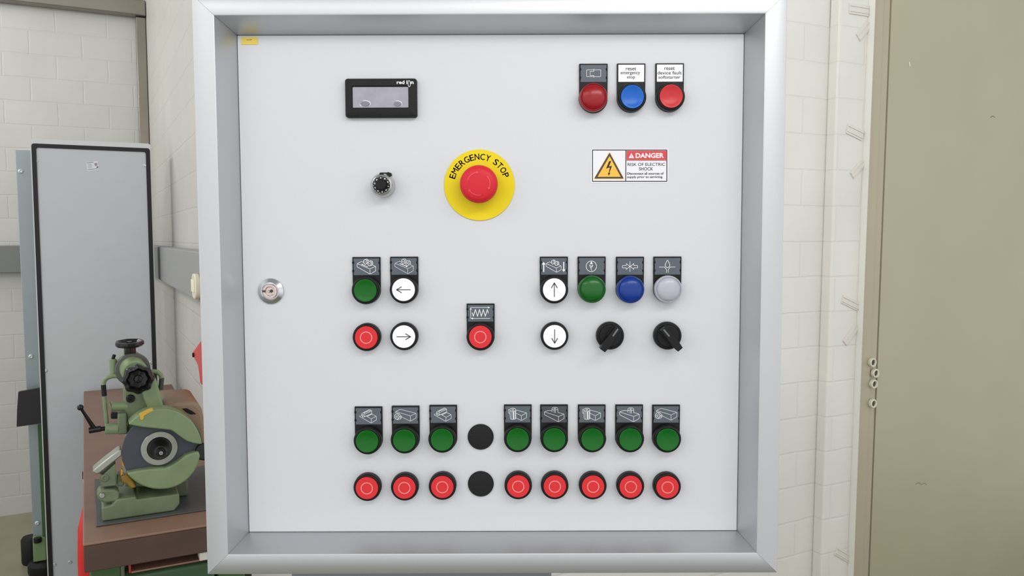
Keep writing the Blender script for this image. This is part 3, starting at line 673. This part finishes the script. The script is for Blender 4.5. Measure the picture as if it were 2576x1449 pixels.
bolt = [(547, 1140), (569, 1138), (546, 1196), (577, 1188), (551, 1262), (560, 1264), (542, 1294), (534, 1262), (543, 1264), (555, 1205), (515, 1219)]
m.face([(p[0], y-.00007, p[1]) for p in [D(*q) for q in bolt]][::-1], 1)
tri((779, 1055), (750, 1109), (808, 1109), y-.00003, 0)
m.ribbon([D(779, 1074), D(779, 1092)], 5/S*K, y-.00005, 2); m.ribbon([D(779, 1100), D(779.5, 1101)], 6/S*K, y-.00005, 2)
def T(body, x0, y0, x1, y1, mi, bold): a_ = D(x0, y1); b_ = D(x1, y0); m.text(body, a_[0], b_[0], a_[1], b_[1], y-.00004, mi, bold)
T('DANGER', 822, 1055, 1118, 1108, 0, .035)
T('RISK OF ELECTRIC', 740, 1158, 1130, 1190, 1, .008); T('SHOCK', 858, 1203, 1005, 1237, 1, .012)
T('Disconnect all sources of', 735, 1255, 1115, 1282, 1, .022); T('supply prior to servicing.', 735, 1292, 1108, 1323, 1, .022)
ds = cp(m, 'danger_sticker', [mat('sticker_white', (232, 232, 236), .35), INK, mat('sticker_red', (212, 62, 66), .4), mat('sticker_dark', (62, 60, 58), .5), mat('sticker_orange', (246, 205, 130), .4), mat('sticker_amber', (248, 186, 62), .4)], None, (X, -.0001, Z), merge=False, smooth=0)
ds['label'] = 'rectangular danger sticker with a lightning triangle'

# ------------------------------------------------------------------ left: cabinet, upright, sockets
def PX(pts, b): return [RB(x, y, b) for x, y in pts]
CABG = mat('light_grey_sheet', (193, 198, 202), .5, 0, .4, noise=.02, nscale=8)
CABW = mat('pale_cabinet_edge', (205, 210, 210), .45)
GASK = mat('black_gasket', (16, 16, 18), .6)
CB = 3.78
cab = rthing('electrical_cabinet', 'tall narrow light grey sheet metal cabinet edged with black rubber, left of the console', 'cabinet', RB(230, 400, CB)[0], CB+.1, 0)
q = PX([(74, 347), (380, 362), (396, 940), (122, 1440)], CB)
cxl = lambda z: RB(74, 347, CB)[0] + (RB(122, 1440, CB)[0]-RB(74, 347, CB)[0])*(z-q[0][1])/(q[3][1]-q[0][1])
cxr = lambda z: q[1][0] + (q[2][0]-q[1][0])*(z-q[1][1])/(q[2][1]-q[1][1])
ct = (q[0][1]+q[1][1])/2; c0, c1 = (cxl(ct)+cxl(.9))/2, (cxr(ct)+cxr(.9))/2
print('CAB', cxl(ct), cxl(.2), cxr(ct), cxr(.5), ct)
rpart(MB().box(c0+.004, c1-.004, CB+.022, CB+.14, .05, ct-.004).box(c0+.03, c1-.03, CB+.03, CB+.12, 0, .05), 'body', CABG, cab, bevel=.003)
m = MB(); o_ = rr(c0, c1, .05, ct, .012); i_ = rr(c0+.004, c1-.004, .054, ct-.020, .010)
ringframe(m, [(o_, CB+.022), (o_, CB), (i_, CB), (i_, CB+.014)]); rpart(m, 'door_edge', CABW, cab)
m = MB(); i2 = rr(c0+.020, c1-.020, .07, ct-.036, .008)
ringframe(m, [(i_, CB+.012), (i_, CB-.002), (i2, CB-.002), (i2, CB+.012)]); rpart(m, 'gasket', GASK, cab)
rpart(MB().prism(i2[::-1], CB+.002, CB+.012), 'door_sheet', CABG, cab)
SCR = mat('pale_screw', (200, 204, 204), .35, .5)
for x, y in ((91, 405), (366, 416), (115, 932), (380, 912), (137, 1420), (176, 1414)):
    a, z = RB(x, y, CB+.002); rpart(MB().lathe([(.0075, 0), (.007, .002), (.0045, .0032), (.0035, .0022), (0, .0022)], (a, CB+.002, z), n=20), 'screw', SCR, cab)
m = MB(); st = PX([(217, 408), (246, 405), (249, 427), (220, 431)], CB+.001); m.prism(st[::-1], CB+.0012, CB+.002, 0)
def stp(u, v): A_ = [st[0][k]+(st[1][k]-st[0][k])*u for k in (0, 1)]; B_ = [st[3][k]+(st[2][k]-st[3][k])*u for k in (0, 1)]; return (A_[0]+(B_[0]-A_[0])*v, CB+.0011, A_[1]+(B_[1]-A_[1])*v)
def sq(u0, u1, v0, v1, k): m.face([stp(u0, v0), stp(u1, v0), stp(u1, v1), stp(u0, v1)], k)
sq(.04, .62, .05, .14, 1); sq(.06, .94, .80, .88, 1); sq(.68, .92, .2, .52, 2); sq(.82, .97, .62, .74, 3); sq(.1, .45, .22, .7, 4)
rpart(m, 'sticker', [mat('pale_sticker', (214, 218, 220), .3), mat('sticker_grey', (140, 146, 150), .4), mat('sticker_mauve', (146, 140, 156), .4), INK, mat('sticker_faded', (190, 195, 200), .4)], cab, merge=False, smooth=0)

UPB = 4.15
UPM = mat('blue_grey_sheet', (152, 162, 166), .4, .2); GRN = mat('machine_green', (118, 146, 98), .45, noise=.06, nscale=12); GRND = mat('dark_green_paint', (58, 92, 48), .5)
up = rthing('machine_upright', 'blue-grey steel upright on a green foot, behind the left edge of the tall cabinet', 'upright', RB(60, 400, UPB)[0], UPB+.05, 0)
q = PX([(38, 377), (110, 377), (128, 1352), (84, 1352)], UPB)
zl = q[2][1]
rpart(MB().prism([q[0], q[3], (q[2][0]+.02, zl), (q[1][0], q[0][1])], UPB, UPB+.06), 'side_sheet', UPM, up, bevel=.002)
g = PX([(94, 1070), (118, 1070), (128, 1352), (107, 1352)], UPB-.02); rpart(MB().prism([g[0], g[3], g[2], g[1]], UPB-.02, UPB-.001), 'green_strip', GRND, up, bevel=.002)
for x, y in ((52, 431), (78, 897), (94, 1316)):
    a, z = RB(x, y, UPB); rpart(MB().lathe([(.011, 0), (.010, .003), (.005, .005), (0, .003)], (a, UPB, z), n=20), 'screw', SCR, up)
g = PX([(82, 1352), (114, 1352), (118, 1418), (84, 1418)], UPB-.03); zf = .0
rpart(MB().prism([(g[0][0], g[0][1]), (g[3][0], max(g[3][1], .06)), (g[2][0], max(g[2][1], .06)), (g[1][0], g[1][1])], UPB-.03, UPB+.05), 'foot_column', GRN, up, bevel=.004)
a0, z0 = RB(94, 1340, UPB-.03)
rpart(MB().cyl((a0, UPB-.035, zl-.002), (a0, UPB-.035, zl+.02), .016), 'levelling_nut', BLK, up)
a1_, _ = RB(97, 1420, UPB-.03); zft = max(g[2][1], .06)
rpart(MB().lathe([(.062, 0), (.065, .01), (.065, zft-.02), (.05, zft-.004), (0, zft)], (a1_+.02, UPB, .0), (0, 0, 1), 40), 'rubber_foot', BLK2, up)
a2_, z2_ = RB(72, 1374, UPB+.12)
up2 = rthing('rubber_buffer', 'upright black rubber buffer left of the green machine foot', 'buffer', a2_+.01, UPB+.14, 0)
zz = RB(72, 1350, UPB+.14)[1]
rpart(MB().lathe([(.038, 0), (.042, .01), (.042, zz-.012), (.034, zz), (0, zz)], (a2_+.01, UPB+.14, 0), (0, 0, 1), 36), 'block', BLK2, up2)
RUB = mat('black_ribbed_rubber', (44, 42, 44), .75, bump=.6, bscale=200)
q = PX([(46, 986), (52, 984), (108, 974), (108, 1064), (42, 1073), (43, 1030)], UPB-.08)
o = room(MB().prism(q[::-1], UPB-.088, UPB-.07).prism(PX([(82, 1000), (92, 1000), (92, 1040), (82, 1040)], UPB-.08)[::-1], UPB-.071, UPB-.0002).build('rubber_flap', RUB, bevel=.002)); tag(o, 'black rubber sheet sticking out left from behind the tall cabinet', 'rubber sheet')

# socket in the side trunking, red socket below
CRM = mat('cream_plastic', (226, 222, 196), .35)
b0, z0 = RA(489, 716, AS-.062); b1s, z1s = RA(489, 686, AS-.062); _, z2s = RA(491, 748, AS-.062)
so = rthing('wall_socket', 'cream rounded socket in the grey side trunking, half hidden by the console frame', 'socket', AS-.06, b0, z0)
hh = (z1s-z2s)/2
so_b0 = RA(482, 716, AS-.075)[0]; bw_ = .042
bc = so_b0 - bw_
pts = [(bc+bw_*math.copysign(abs(math.cos(t))**.6, math.cos(t)), z0+hh*math.copysign(abs(math.sin(t))**.6, math.sin(t))) for t in [2*math.pi*k/40 for k in range(40)]]
rpart(MB().prism(pts, AS-.075, AS-.0605, ax='x'), 'socket_body', CRM, so, bevel=.003)
mm = MB()
for f in (-.55, -.05, .45): mm.box(AS-.0785, AS-.0745, bc+f*bw_, bc+(f+.22)*bw_, z0-hh*.45, z0+hh*.55)
rpart(mm, 'socket_ribs', mat('pale_cream_plastic', (236, 232, 206), .35), so, bevel=.002)  # ribs in a slightly lighter cream than the body
REDP = mat('red_plastic', (214, 34, 34), .35)
b0, z0 = RA(497, 890, AS-.07); _, ztp = RA(503, 858, AS-.05); _, zbt = RA(503, 966, AS-.05)
rs = rthing('power_socket', 'red industrial socket on the side wall, mostly hidden by the console frame', 'socket', AS-.001, b0, z0)
bl = RA(481, 890, AS-.06)[0]; bk_ = RA(494, 905, AS-.03)[0]
hh = ztp - zbt
h0 = [RA(x, y, AS-.045) for x, y in ((494, 900), (500, 935), (504, 966), (530, 985), (530, 850), (504, 858))]
rpart(MB().prism(h0, AS-.045, AS-.001, ax='x'), 'socket_housing', REDP, rs, bevel=.004)
q0, q1, q2 = RA(504, 857, AS-.09), RA(480, 890, AS-.09), RA(494, 914, AS-.09)
rpart(MB().prism([q0, q1, q2, (q2[0]-.12, q2[1]-.02), (q0[0]-.11, q0[1])], AS-.09, AS-.046, ax='x'), 'hinged_cover', REDP, rs, bevel=.005)
rpart(MB().lathe([(.006, 0), (.006, .004), (0, .005)], (AS-.09, RA(488, 893, AS-.09)[0], RA(488, 893, AS-.09)[1]), (-1, 0, 0), 16), 'hinge_pin', BLK, rs)

# ------------------------------------------------------------------ table
ZT = .87
tl, tr = RZ(208, 985, ZT), RZ(432, 966, ZT); fl, fr_ = RZ(213, 1369, ZT), RZ(514, 1320, ZT)
print('TABLE', tl, tr, fl, fr_)
ta0 = (tl[0]+fl[0])/2; tb0 = (fl[1]+fr_[1])/2; tb1 = min((tl[1]+tr[1])/2, CB-.012); ta1 = min(tr[0], AS-.003)
WOOD = mat('brown_wood_top', (132, 102, 86), .5, noise=.12, nscale=7); WOODE = mat('dark_wood_edge', (80, 60, 48), .6, noise=.15, nscale=14)
tab = rthing('work_table', 'thick brown wooden work table reaching back to the tall cabinet', 'table', (ta0+ta1)/2, (tb0+tb1)/2, 0)
m = MB(); m.box(ta0, ta1, tb0, tb1, ZT-.006, ZT, 0)
rpart(m, 'tabletop', WOOD, tab, bevel=.003, seg=3)
rpart(MB().box(ta0+.001, ta1-.001, tb0+.001, tb1-.001, ZT-.062, ZT-.0062), 'core_board', WOODE, tab, bevel=.002)
for (a, b) in ((ta0+.01, tb0+.04), (ta1-.07, tb0+.04), (ta0+.01, tb1-.1), (ta1-.07, tb1-.1)):
    rpart(MB().box(a, a+.06, b, b+.06, 0, ZT-.062), 'leg', GRND, tab, bevel=.004)
# green tool chest under the top with a red tray
cz = RB(400, 1437, tb0+.02)[1]
DG = mat('chest_green', (52, 84, 54), .5, noise=.08)
ch = rthing('tool_chest', 'dark green tool chest standing under the work table', 'chest', (ta0+ta1)/2, tb0+.3, 0)
rpart(MB().box(ta0+.078, ta1-.078, tb0+.02, tb0+.62, .02, cz), 'chest_body', DG, ch, bevel=.006)
rpart(MB().box(ta0+.10, ta1-.10, tb0+.012, tb0+.0195, .1, cz-.05), 'chest_door', DG, ch, bevel=.003)
rpart(MB().box(ta0+.09, ta1-.09, tb0+.05, tb0+.6, 0, .02), 'chest_base', BLK, ch)
ra, rz_ = RB(290, 1440, tb0+.03); rb_, _ = RB(492, 1410, tb0+.03)
tp = ZT-.066
RT = mat('red_painted_tray', (190, 52, 30), .45); DUST = mat('dusty_tray_floor', (170, 128, 110), .7)
rt = rthing('red_tray', 'shallow red tray with dusty floor on the green chest under the table', 'tray', (ra+rb_)/2, tb0+.2, cz)
m = MB().box(ta0+.09, ta1-.09, tb0+.035, tb0+.5, cz+.0005, cz+.004)
rpart(m, 'tray_floor', DUST, rt)
m = MB().box(ta0+.085, ta1-.085, tb0+.2, tb0+.21, cz+.0045, min(cz+.05, tp)).box(ta0+.085, ta0+.0895, tb0+.035, tb0+.5, cz+.0005, min(cz+.03, tp))
rpart(m, 'tray_rim', RT, rt, bevel=.001)
wa_, wz_ = RB(501, 1409, tb0+.012); wa2, wz2 = RB(520, 1391, tb0+.012)
o = room(MB().box(wa_, wa2+.04, tb0+.004, tb0+.04, wz_, ZT-.0625).build('junction_box', mat('pale_box', (206, 204, 192), .5), bevel=.002)); tag(o, 'small pale box fixed under the front edge of the work table', 'box')

# red canister under the table's left edge
cb_ = 2.95; zt1, zt2, zt3, zt4 = (RB(205, y, cb_)[1] for y in (1186, 1205, 1272, 1330)); ac = RB(207.5, 1200, cb_)[0] + .022
rw = ac - RB(196.5, 1430, cb_)[0]
print('CAN', ac, rw, zt1, zt4, ta0)
cn = rthing('red_canister', 'slim red canister with cream neck, under the left edge of the work table', 'canister', ac, cb_, 0)
rpart(MB().lathe([(rw, 0), (rw+.002, .01), (rw+.001, zt4-.1), (rw-.003, zt4), (.026, zt3-.01), (.022, zt3), (0, zt3)], (ac, cb_, 0), (0, 0, 1), 40), 'canister_body', REDP, cn)
rpart(MB().lathe([(.022, zt3+.0005), (.021, zt2), (0, zt2)], (ac, cb_, 0), (0, 0, 1), 32), 'neck', CRM, cn)
rpart(MB().lathe([(.0225, zt2+.0005), (.0225, zt1-.003), (.019, zt1), (0, zt1)], (ac, cb_, 0), (0, 0, 1), 32), 'cap', BLK, cn)

# ------------------------------------------------------------------ grinding machine
GB = RZ(350, 1297, ZT+.006)[1]                                # depth of the casting's front foot
U = (RB(500, 1130, GB)[0]-RB(300, 1130, GB)[0])/200           # metres per pixel here
print('GB', GB, 'U', U)
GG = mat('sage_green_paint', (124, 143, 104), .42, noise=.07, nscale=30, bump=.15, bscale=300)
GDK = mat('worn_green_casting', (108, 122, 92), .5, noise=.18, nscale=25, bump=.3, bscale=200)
GREY = mat('dark_grey_disc', (66, 70, 78), .55, noise=.05)
DRING = mat('dial_grey', (92, 92, 88), .4, .3)
BAK = mat('black_bakelite', (10, 10, 12), .25, 0, .35, coat=.15)
STEEL = mat('worn_steel', (168, 170, 160), .35, .7, noise=.12, nscale=40)
ORG = mat('orange_varnish', (222, 158, 40), .4)
TANM = mat('brown_motor_paint', (140, 116, 92), .5, noise=.06)
oa, _ = RB(380, 1290, GB)
gr = rthing('grinding_machine', 'green disc grinding machine with black knobs, standing on the brown work table', 'grinder', oa, GB+.1, ZT+.004)
gr['_o'] = (oa, GB+.1, ZT)
gr.location = r2w(oa, GB+.1, ZT)
def P(pts, db=0.0): return PX(pts, GB+db)
def pr(pts, d0, d1, name, m_, par=None, bev=.003, seg=2):
    q = P(pts, d0); area_ = sum(q[i][0]*q[(i+1) % len(q)][1]-q[(i+1) % len(q)][0]*q[i][1] for i in range(len(q)))
    if area_ < 0: q = q[::-1]
    mb = MB().prism(q, GB+d0, GB+d1)
    return (sub if par else rpart)(mb, name, m_, par or gr, bevel=bev, seg=seg)
def c3(x, y, d): a, z = RB(x, y, GB+d); return (a, GB+d, z)
# tray plate
tpz = ZT+.0005
pc = [RZ(x, y, ZT+.004) for x, y in ((243, 1322), (236, 1206))]
pa0 = (pc[0][0]+pc[1][0])/2; pb0, pb1 = pc[0][1], pc[1][1]
rpart(MB().box(pa0, pa0+.40, pb0, pb1, tpz, ZT+.004), 'base_tray', mat('dark_steel_plate', (84, 86, 86), .5, .2, noise=.1), gr, bevel=.001)
zb = ZT+.0045
q = P([(252, 1272), (284, 1259), (449, 1240), (458, 1290)])
a_l, a_r = RB(257, 1300, GB)[0], RB(452, 1270, GB)[0]
zt_base = RB(365, 1250, GB)[1]
base = rpart(MB().prism([(a_l, zb), (a_r-.012, zb), (a_r, zb+.014), (a_r, zt_base-.004), (a_r-.09, zt_base-.004), (a_r-.09, zt_base+.003), (a_l+.03, zt_base+.003), (a_l+.02, zt_base-.008), (a_l, zt_base-.012)], GB, GB+.10), 'base_casting', GDK, gr, bevel=.004, seg=3)
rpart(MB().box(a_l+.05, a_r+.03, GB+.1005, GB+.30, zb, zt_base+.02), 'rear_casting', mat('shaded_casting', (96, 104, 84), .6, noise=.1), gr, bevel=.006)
pr([(243, 1246), (248, 1236), (256, 1233), (288, 1232), (300, 1238), (300, 1262), (262, 1266), (248, 1258)], .006, .05, 'clamp_lug', GDK, bev=.004)
def bolt(x, y, d, r, m1=STEEL, m2=BLK2):
    rpart(MB().lathe([(r*U, 0), (r*U, .002), (r*U*.8, .004), (r*U*.55, .004), (r*U*.5, .0025)], c3(x, y, d), n=28, m=0).lathe([(r*U*.5, .0022), (0, .0022)], c3(x, y, d), n=24, m=1), 'bolt', [m1, m2], gr, merge=False)
bolt(257, 1246, .0055, 7)
pr([(250, 1190), (258, 1196), (291, 1166), (293, 1222), (256, 1226), (250, 1206)], .014, .05, 'vise_jaw', GDK, bev=.002)
bolt(264, 1202, .0135, 10, GDK)
pr([(232, 1186), (240, 1194), (250, 1192), (307, 1146), (305, 1130), (297, 1133), (262, 1160), (238, 1180)], .012, .055, 'support_rest', STEEL, bev=.003)
pr([(294, 1196), (312, 1196), (312, 1222), (294, 1222)], .03, .07, 'vise_slide', GDK, bev=.002)
pr([(306, 1155), (313, 1170), (319, 1177), (307, 1172)], .018, .03, 'varnish_flake', ORG, bev=.001)
pr([(304, 1180), (310, 1182), (309, 1194), (303, 1198)], .02, .03, 'varnish_flake', ORG, bev=.001)
pr([(303, 1198), (322, 1194), (336, 1210), (344, 1226), (330, 1230), (318, 1218), (306, 1214)], .02, .045, 'stop_block', mat('ochre_varnish', (150, 120, 40), .4, noise=.2, nscale=60), bev=.003)
# wheel and guards
cw = c3(410, 1131, .012); Rg = 103*U
rpart(MB().lathe([(Rg-.001, 0), (Rg, .001), (Rg, .004), (Rg-.001, .005), (0, .005)], (cw[0], cw[1]+.006, cw[2]), n=96), 'wheel_cover', GREY, gr)
def arc(cx_, cy_, pts): 
    out = []
    for ang, r in pts: out.append((cx_+r*math.cos(math.radians(ang)), cy_-r*math.sin(math.radians(ang))))
    return out
def lerp_arc(a0, r0, a1, r1, n): return [(a0+(a1-a0)*k/n, r0+(r1-r0)*k/n) for k in range(n+1)]
up_arc = arc(410, 1130, lerp_arc(144.5, 107, 90, 101, 12) + lerp_arc(86, 101, 7, 99, 16))
pr(up_arc + [(504, 1118), (486, 1115), (470, 1110), (458, 1102), (446, 1093), (437, 1086), (428, 1082), (400, 1079), (360, 1075)], -.008, .045, 'upper_guard', GG, bev=.004, seg=3)
lo_arc = arc(410, 1130, lerp_arc(213.5, 110, 270, 101, 12) + lerp_arc(274, 101, 350, 95, 16))
pr(lo_arc + [(500, 1136), (483, 1140), (467, 1146), (455, 1156), (440, 1166), (428, 1173), (417, 1178), (400, 1179), (377, 1180), (345, 1185)], -.008, .045, 'lower_guard', GG, bev=.004, seg=3)
hub = c3(401, 1128, .009)
rpart(MB().lathe([(46.5*U, 0), (47*U, .003), (46*U, .004), (32*U, .004), (31*U, .002)], (hub[0], hub[1]+.003, hub[2]), n=72), 'wheel_flange', STEEL, gr)
rpart(MB().lathe([(31*U, 0), (30*U, .004), (25*U, .012), (15*U, .026), (14*U, .030), (13*U, .042), (11*U, .045), (7*U, .045), (6*U, .041), (0, .041)], (hub[0], hub[1]+.001, hub[2]), n=64), 'spindle_nose', mat('spindle_black', (34, 34, 36), .28, .6), gr)
rpart(MB().lathe([(6*U, .041), (5*U, .047), (2.4*U, .047), (2*U, .044), (0, .044)], hub, n=24), 'spindle_screw', STEEL, gr)
pr([(350, 1040), (372, 1029), (384, 1026), (386, 1033), (372, 1040), (362, 1046), (361, 1054), (356, 1057), (352, 1053), (352, 1047)], -.0095, -.007, 'rotation_arrow', mat('yellow_arrow_paint', (206, 170, 60), .5), bev=0)
# motor behind, brown
pr([(398, 1040), (416, 1017), (440, 1013), (490, 1011), (500, 1016), (508, 1030), (515, 1060), (515, 1120), (400, 1120)], .05, .24, 'motor_housing', TANM, bev=.008, seg=3)
pr([(458, 1028), (470, 1027), (484, 1034), (494, 1042), (480, 1043), (468, 1037)], .0485, .056, 'vent_slot', BLK, bev=.001)
rpart(MB().cyl(c3(513, 1136, .0), c3(513, 1136, .03), 24*U, n=40), 'side_handwheel', BAK, gr)
# arm and body
pr([(312, 982), (322, 975), (352, 975), (372, 1010), (384, 1040), (372, 1120), (318, 1120), (322, 1070), (313, 1030)], .05, .12, 'machine_body', GDK, bev=.004)
pr([(352, 960), (392, 950), (402, 985), (414, 1030), (376, 1036), (360, 1000)], .035, .13, 'swing_arm', GG, bev=.006, seg=3)
pr([(330, 1060), (420, 1060), (430, 1225), (330, 1225)], .053, .20, 'pedestal', GDK, bev=.004)
# column head: graduated ring, cylinder, star knob
hc = c3(334, 929, .06); 
rpart(MB().cyl((hc[0], hc[1]+.14, hc[2]), (hc[0], hc[1], hc[2]), 34*U, n=48), 'head_cylinder', GG, gr)
rpart(MB().lathe([(44.5*U, 0), (45.5*U, .003), (45*U, .016), (43*U, .018), (34*U, .018)], (hc[0], hc[1]+.012, hc[2]), n=72), 'graduated_ring', DRING, gr)
fc = c3(337, 936, .02)
rpart(MB().cyl((fc[0]-.002, fc[1]+.05, fc[2]+.004), (fc[0]+.002, fc[1]-.015, fc[2]), 33*U, n=56), 'front_cylinder', GG, gr)
kc = c3(346, 952, -.012)
rpart(MB().lathe([(.010, -.02), (.012, .0), (31*U, .002), (38*U, .006), (39*U, .012), (36*U, .017), (29*U, .019), (25*U, .014), (22*U, .010), (11*U, .009), (9*U, .013), (5*U, .014), (0, .014)], kc, (0.06, -1, .0), n=96, rad=lambda t: 1+.05*math.cos(8*t)), 'star_knob', BAK, gr)
hw = c3(326, 862, .07)
rpart(MB().lathe([(20*U, .0), (31*U, .002), (36*U, .006), (36.5*U, .010), (35*U, .014), (30*U, .014), (24*U, .009), (8*U, .008), (7*U, .013), (0, .013)], (hw[0], hw[1], hw[2]-.010), (-.02, -.08, 1), n=96, rad=lambda t: 1+.03*math.cos(7*t)).lathe([(15*U, -.022), (15.5*U, -.02), (15*U, .002), (0, .002)], (hw[0], hw[1], hw[2]-.008), (-.02, -.08, 1), n=40), 'hand_wheel', BAK, gr)
rpart(MB().cyl(c3(327, 900, .07), c3(327, 882, .07), 13*U, n=32), 'hand_wheel_stem', GDK, gr)
pl = c3(286, 944, .07); pt_ = c3(284, 903, .07)
rpart(MB().cyl(pl, pt_, 9.5*U, n=32), 'lock_post', GG, gr); rpart(MB().cyl(pt_, c3(288, 892, .07), 4.5*U, n=20), 'lock_pin', BLK, gr)
# pipe bracket on both sides
Lp = [(300, 946), (285, 946), (272, 949), (263, 956), (260, 968), (261, 985), (263, 1010), (266, 1040), (269, 1068)]
rpart(MB().tube([c3(x, y, .06) for x, y in Lp], [6.2*U]*4 + [5.4*U]*5, 16), 'bracket_pipe', GG, gr)
rpart(MB().tube([c3(260, 968, .06), c3(262.4, 996, .06)], 6.4*U, 16), 'bracket_sleeve', BLK, gr)
Rp = [(372, 938), (385, 934), (396, 936), (404, 943), (407, 953)]
rpart(MB().tube([c3(x, y, .09) for x, y in Rp], 6.5*U, 16), 'bracket_pipe', GG, gr)
rpart(MB().tube([c3(407, 950, .09), c3(404, 980, .09)], 6.6*U, 16), 'bracket_sleeve', mat('dark_green_sleeve', (58, 64, 48), .5), gr)
rpart(MB().lathe([(11*U, 0), (11*U, .006), (9*U, .008), (4*U, .008), (3*U, .005), (0, .005)], c3(328, 1002, .05), n=32), 'small_knob', BLK, gr)
def hcyl(x0, x1, y, d, r, name, m_): return rpart(MB().cyl(c3(x0, y, d), c3(x1, y-1, d), r*U, n=32), name, m_, gr)
hcyl(279, 322, 1022, .06, 13, 'clamp_cylinder', GG); hcyl(277, 280, 1022, .06, 15, 'clamp_cylinder_cap', GG)
hcyl(264, 298, 1079, .045, 14.5, 'lever_bearing', GG); pr([(296, 1042), (318, 1040), (322, 1092), (296, 1094)], .035, .07, 'lever_bracket', GDK, bev=.003)
pr([(279, 1040), (298, 1040), (298, 1054), (279, 1054)], .05, .075, 'clamp_screw', BLK2, bev=.002)
hcyl(253, 265, 1079, .045, 6, 'lever_shaft', BLK)
lv = rpart(MB().cyl(c3(223, 1083, .045), c3(254, 1078, .045), 8.5*U, n=28).tube([c3(203, 1026, .03), c3(212, 1040, .034), c3(238, 1080, .045)], [4.2*U, 4*U, 6.5*U], 16), 'clamp_lever', BAK, gr)
kn = c3(202, 1025, .03); sp_ = MB(); sp_.lathe([(8.2*U*math.sin(math.pi*k/14), -8.2*U*math.cos(math.pi*k/14)) for k in range(15)], kn, (0, -1, 0), n=28); sub(sp_, 'lever_ball', BAK, lv)
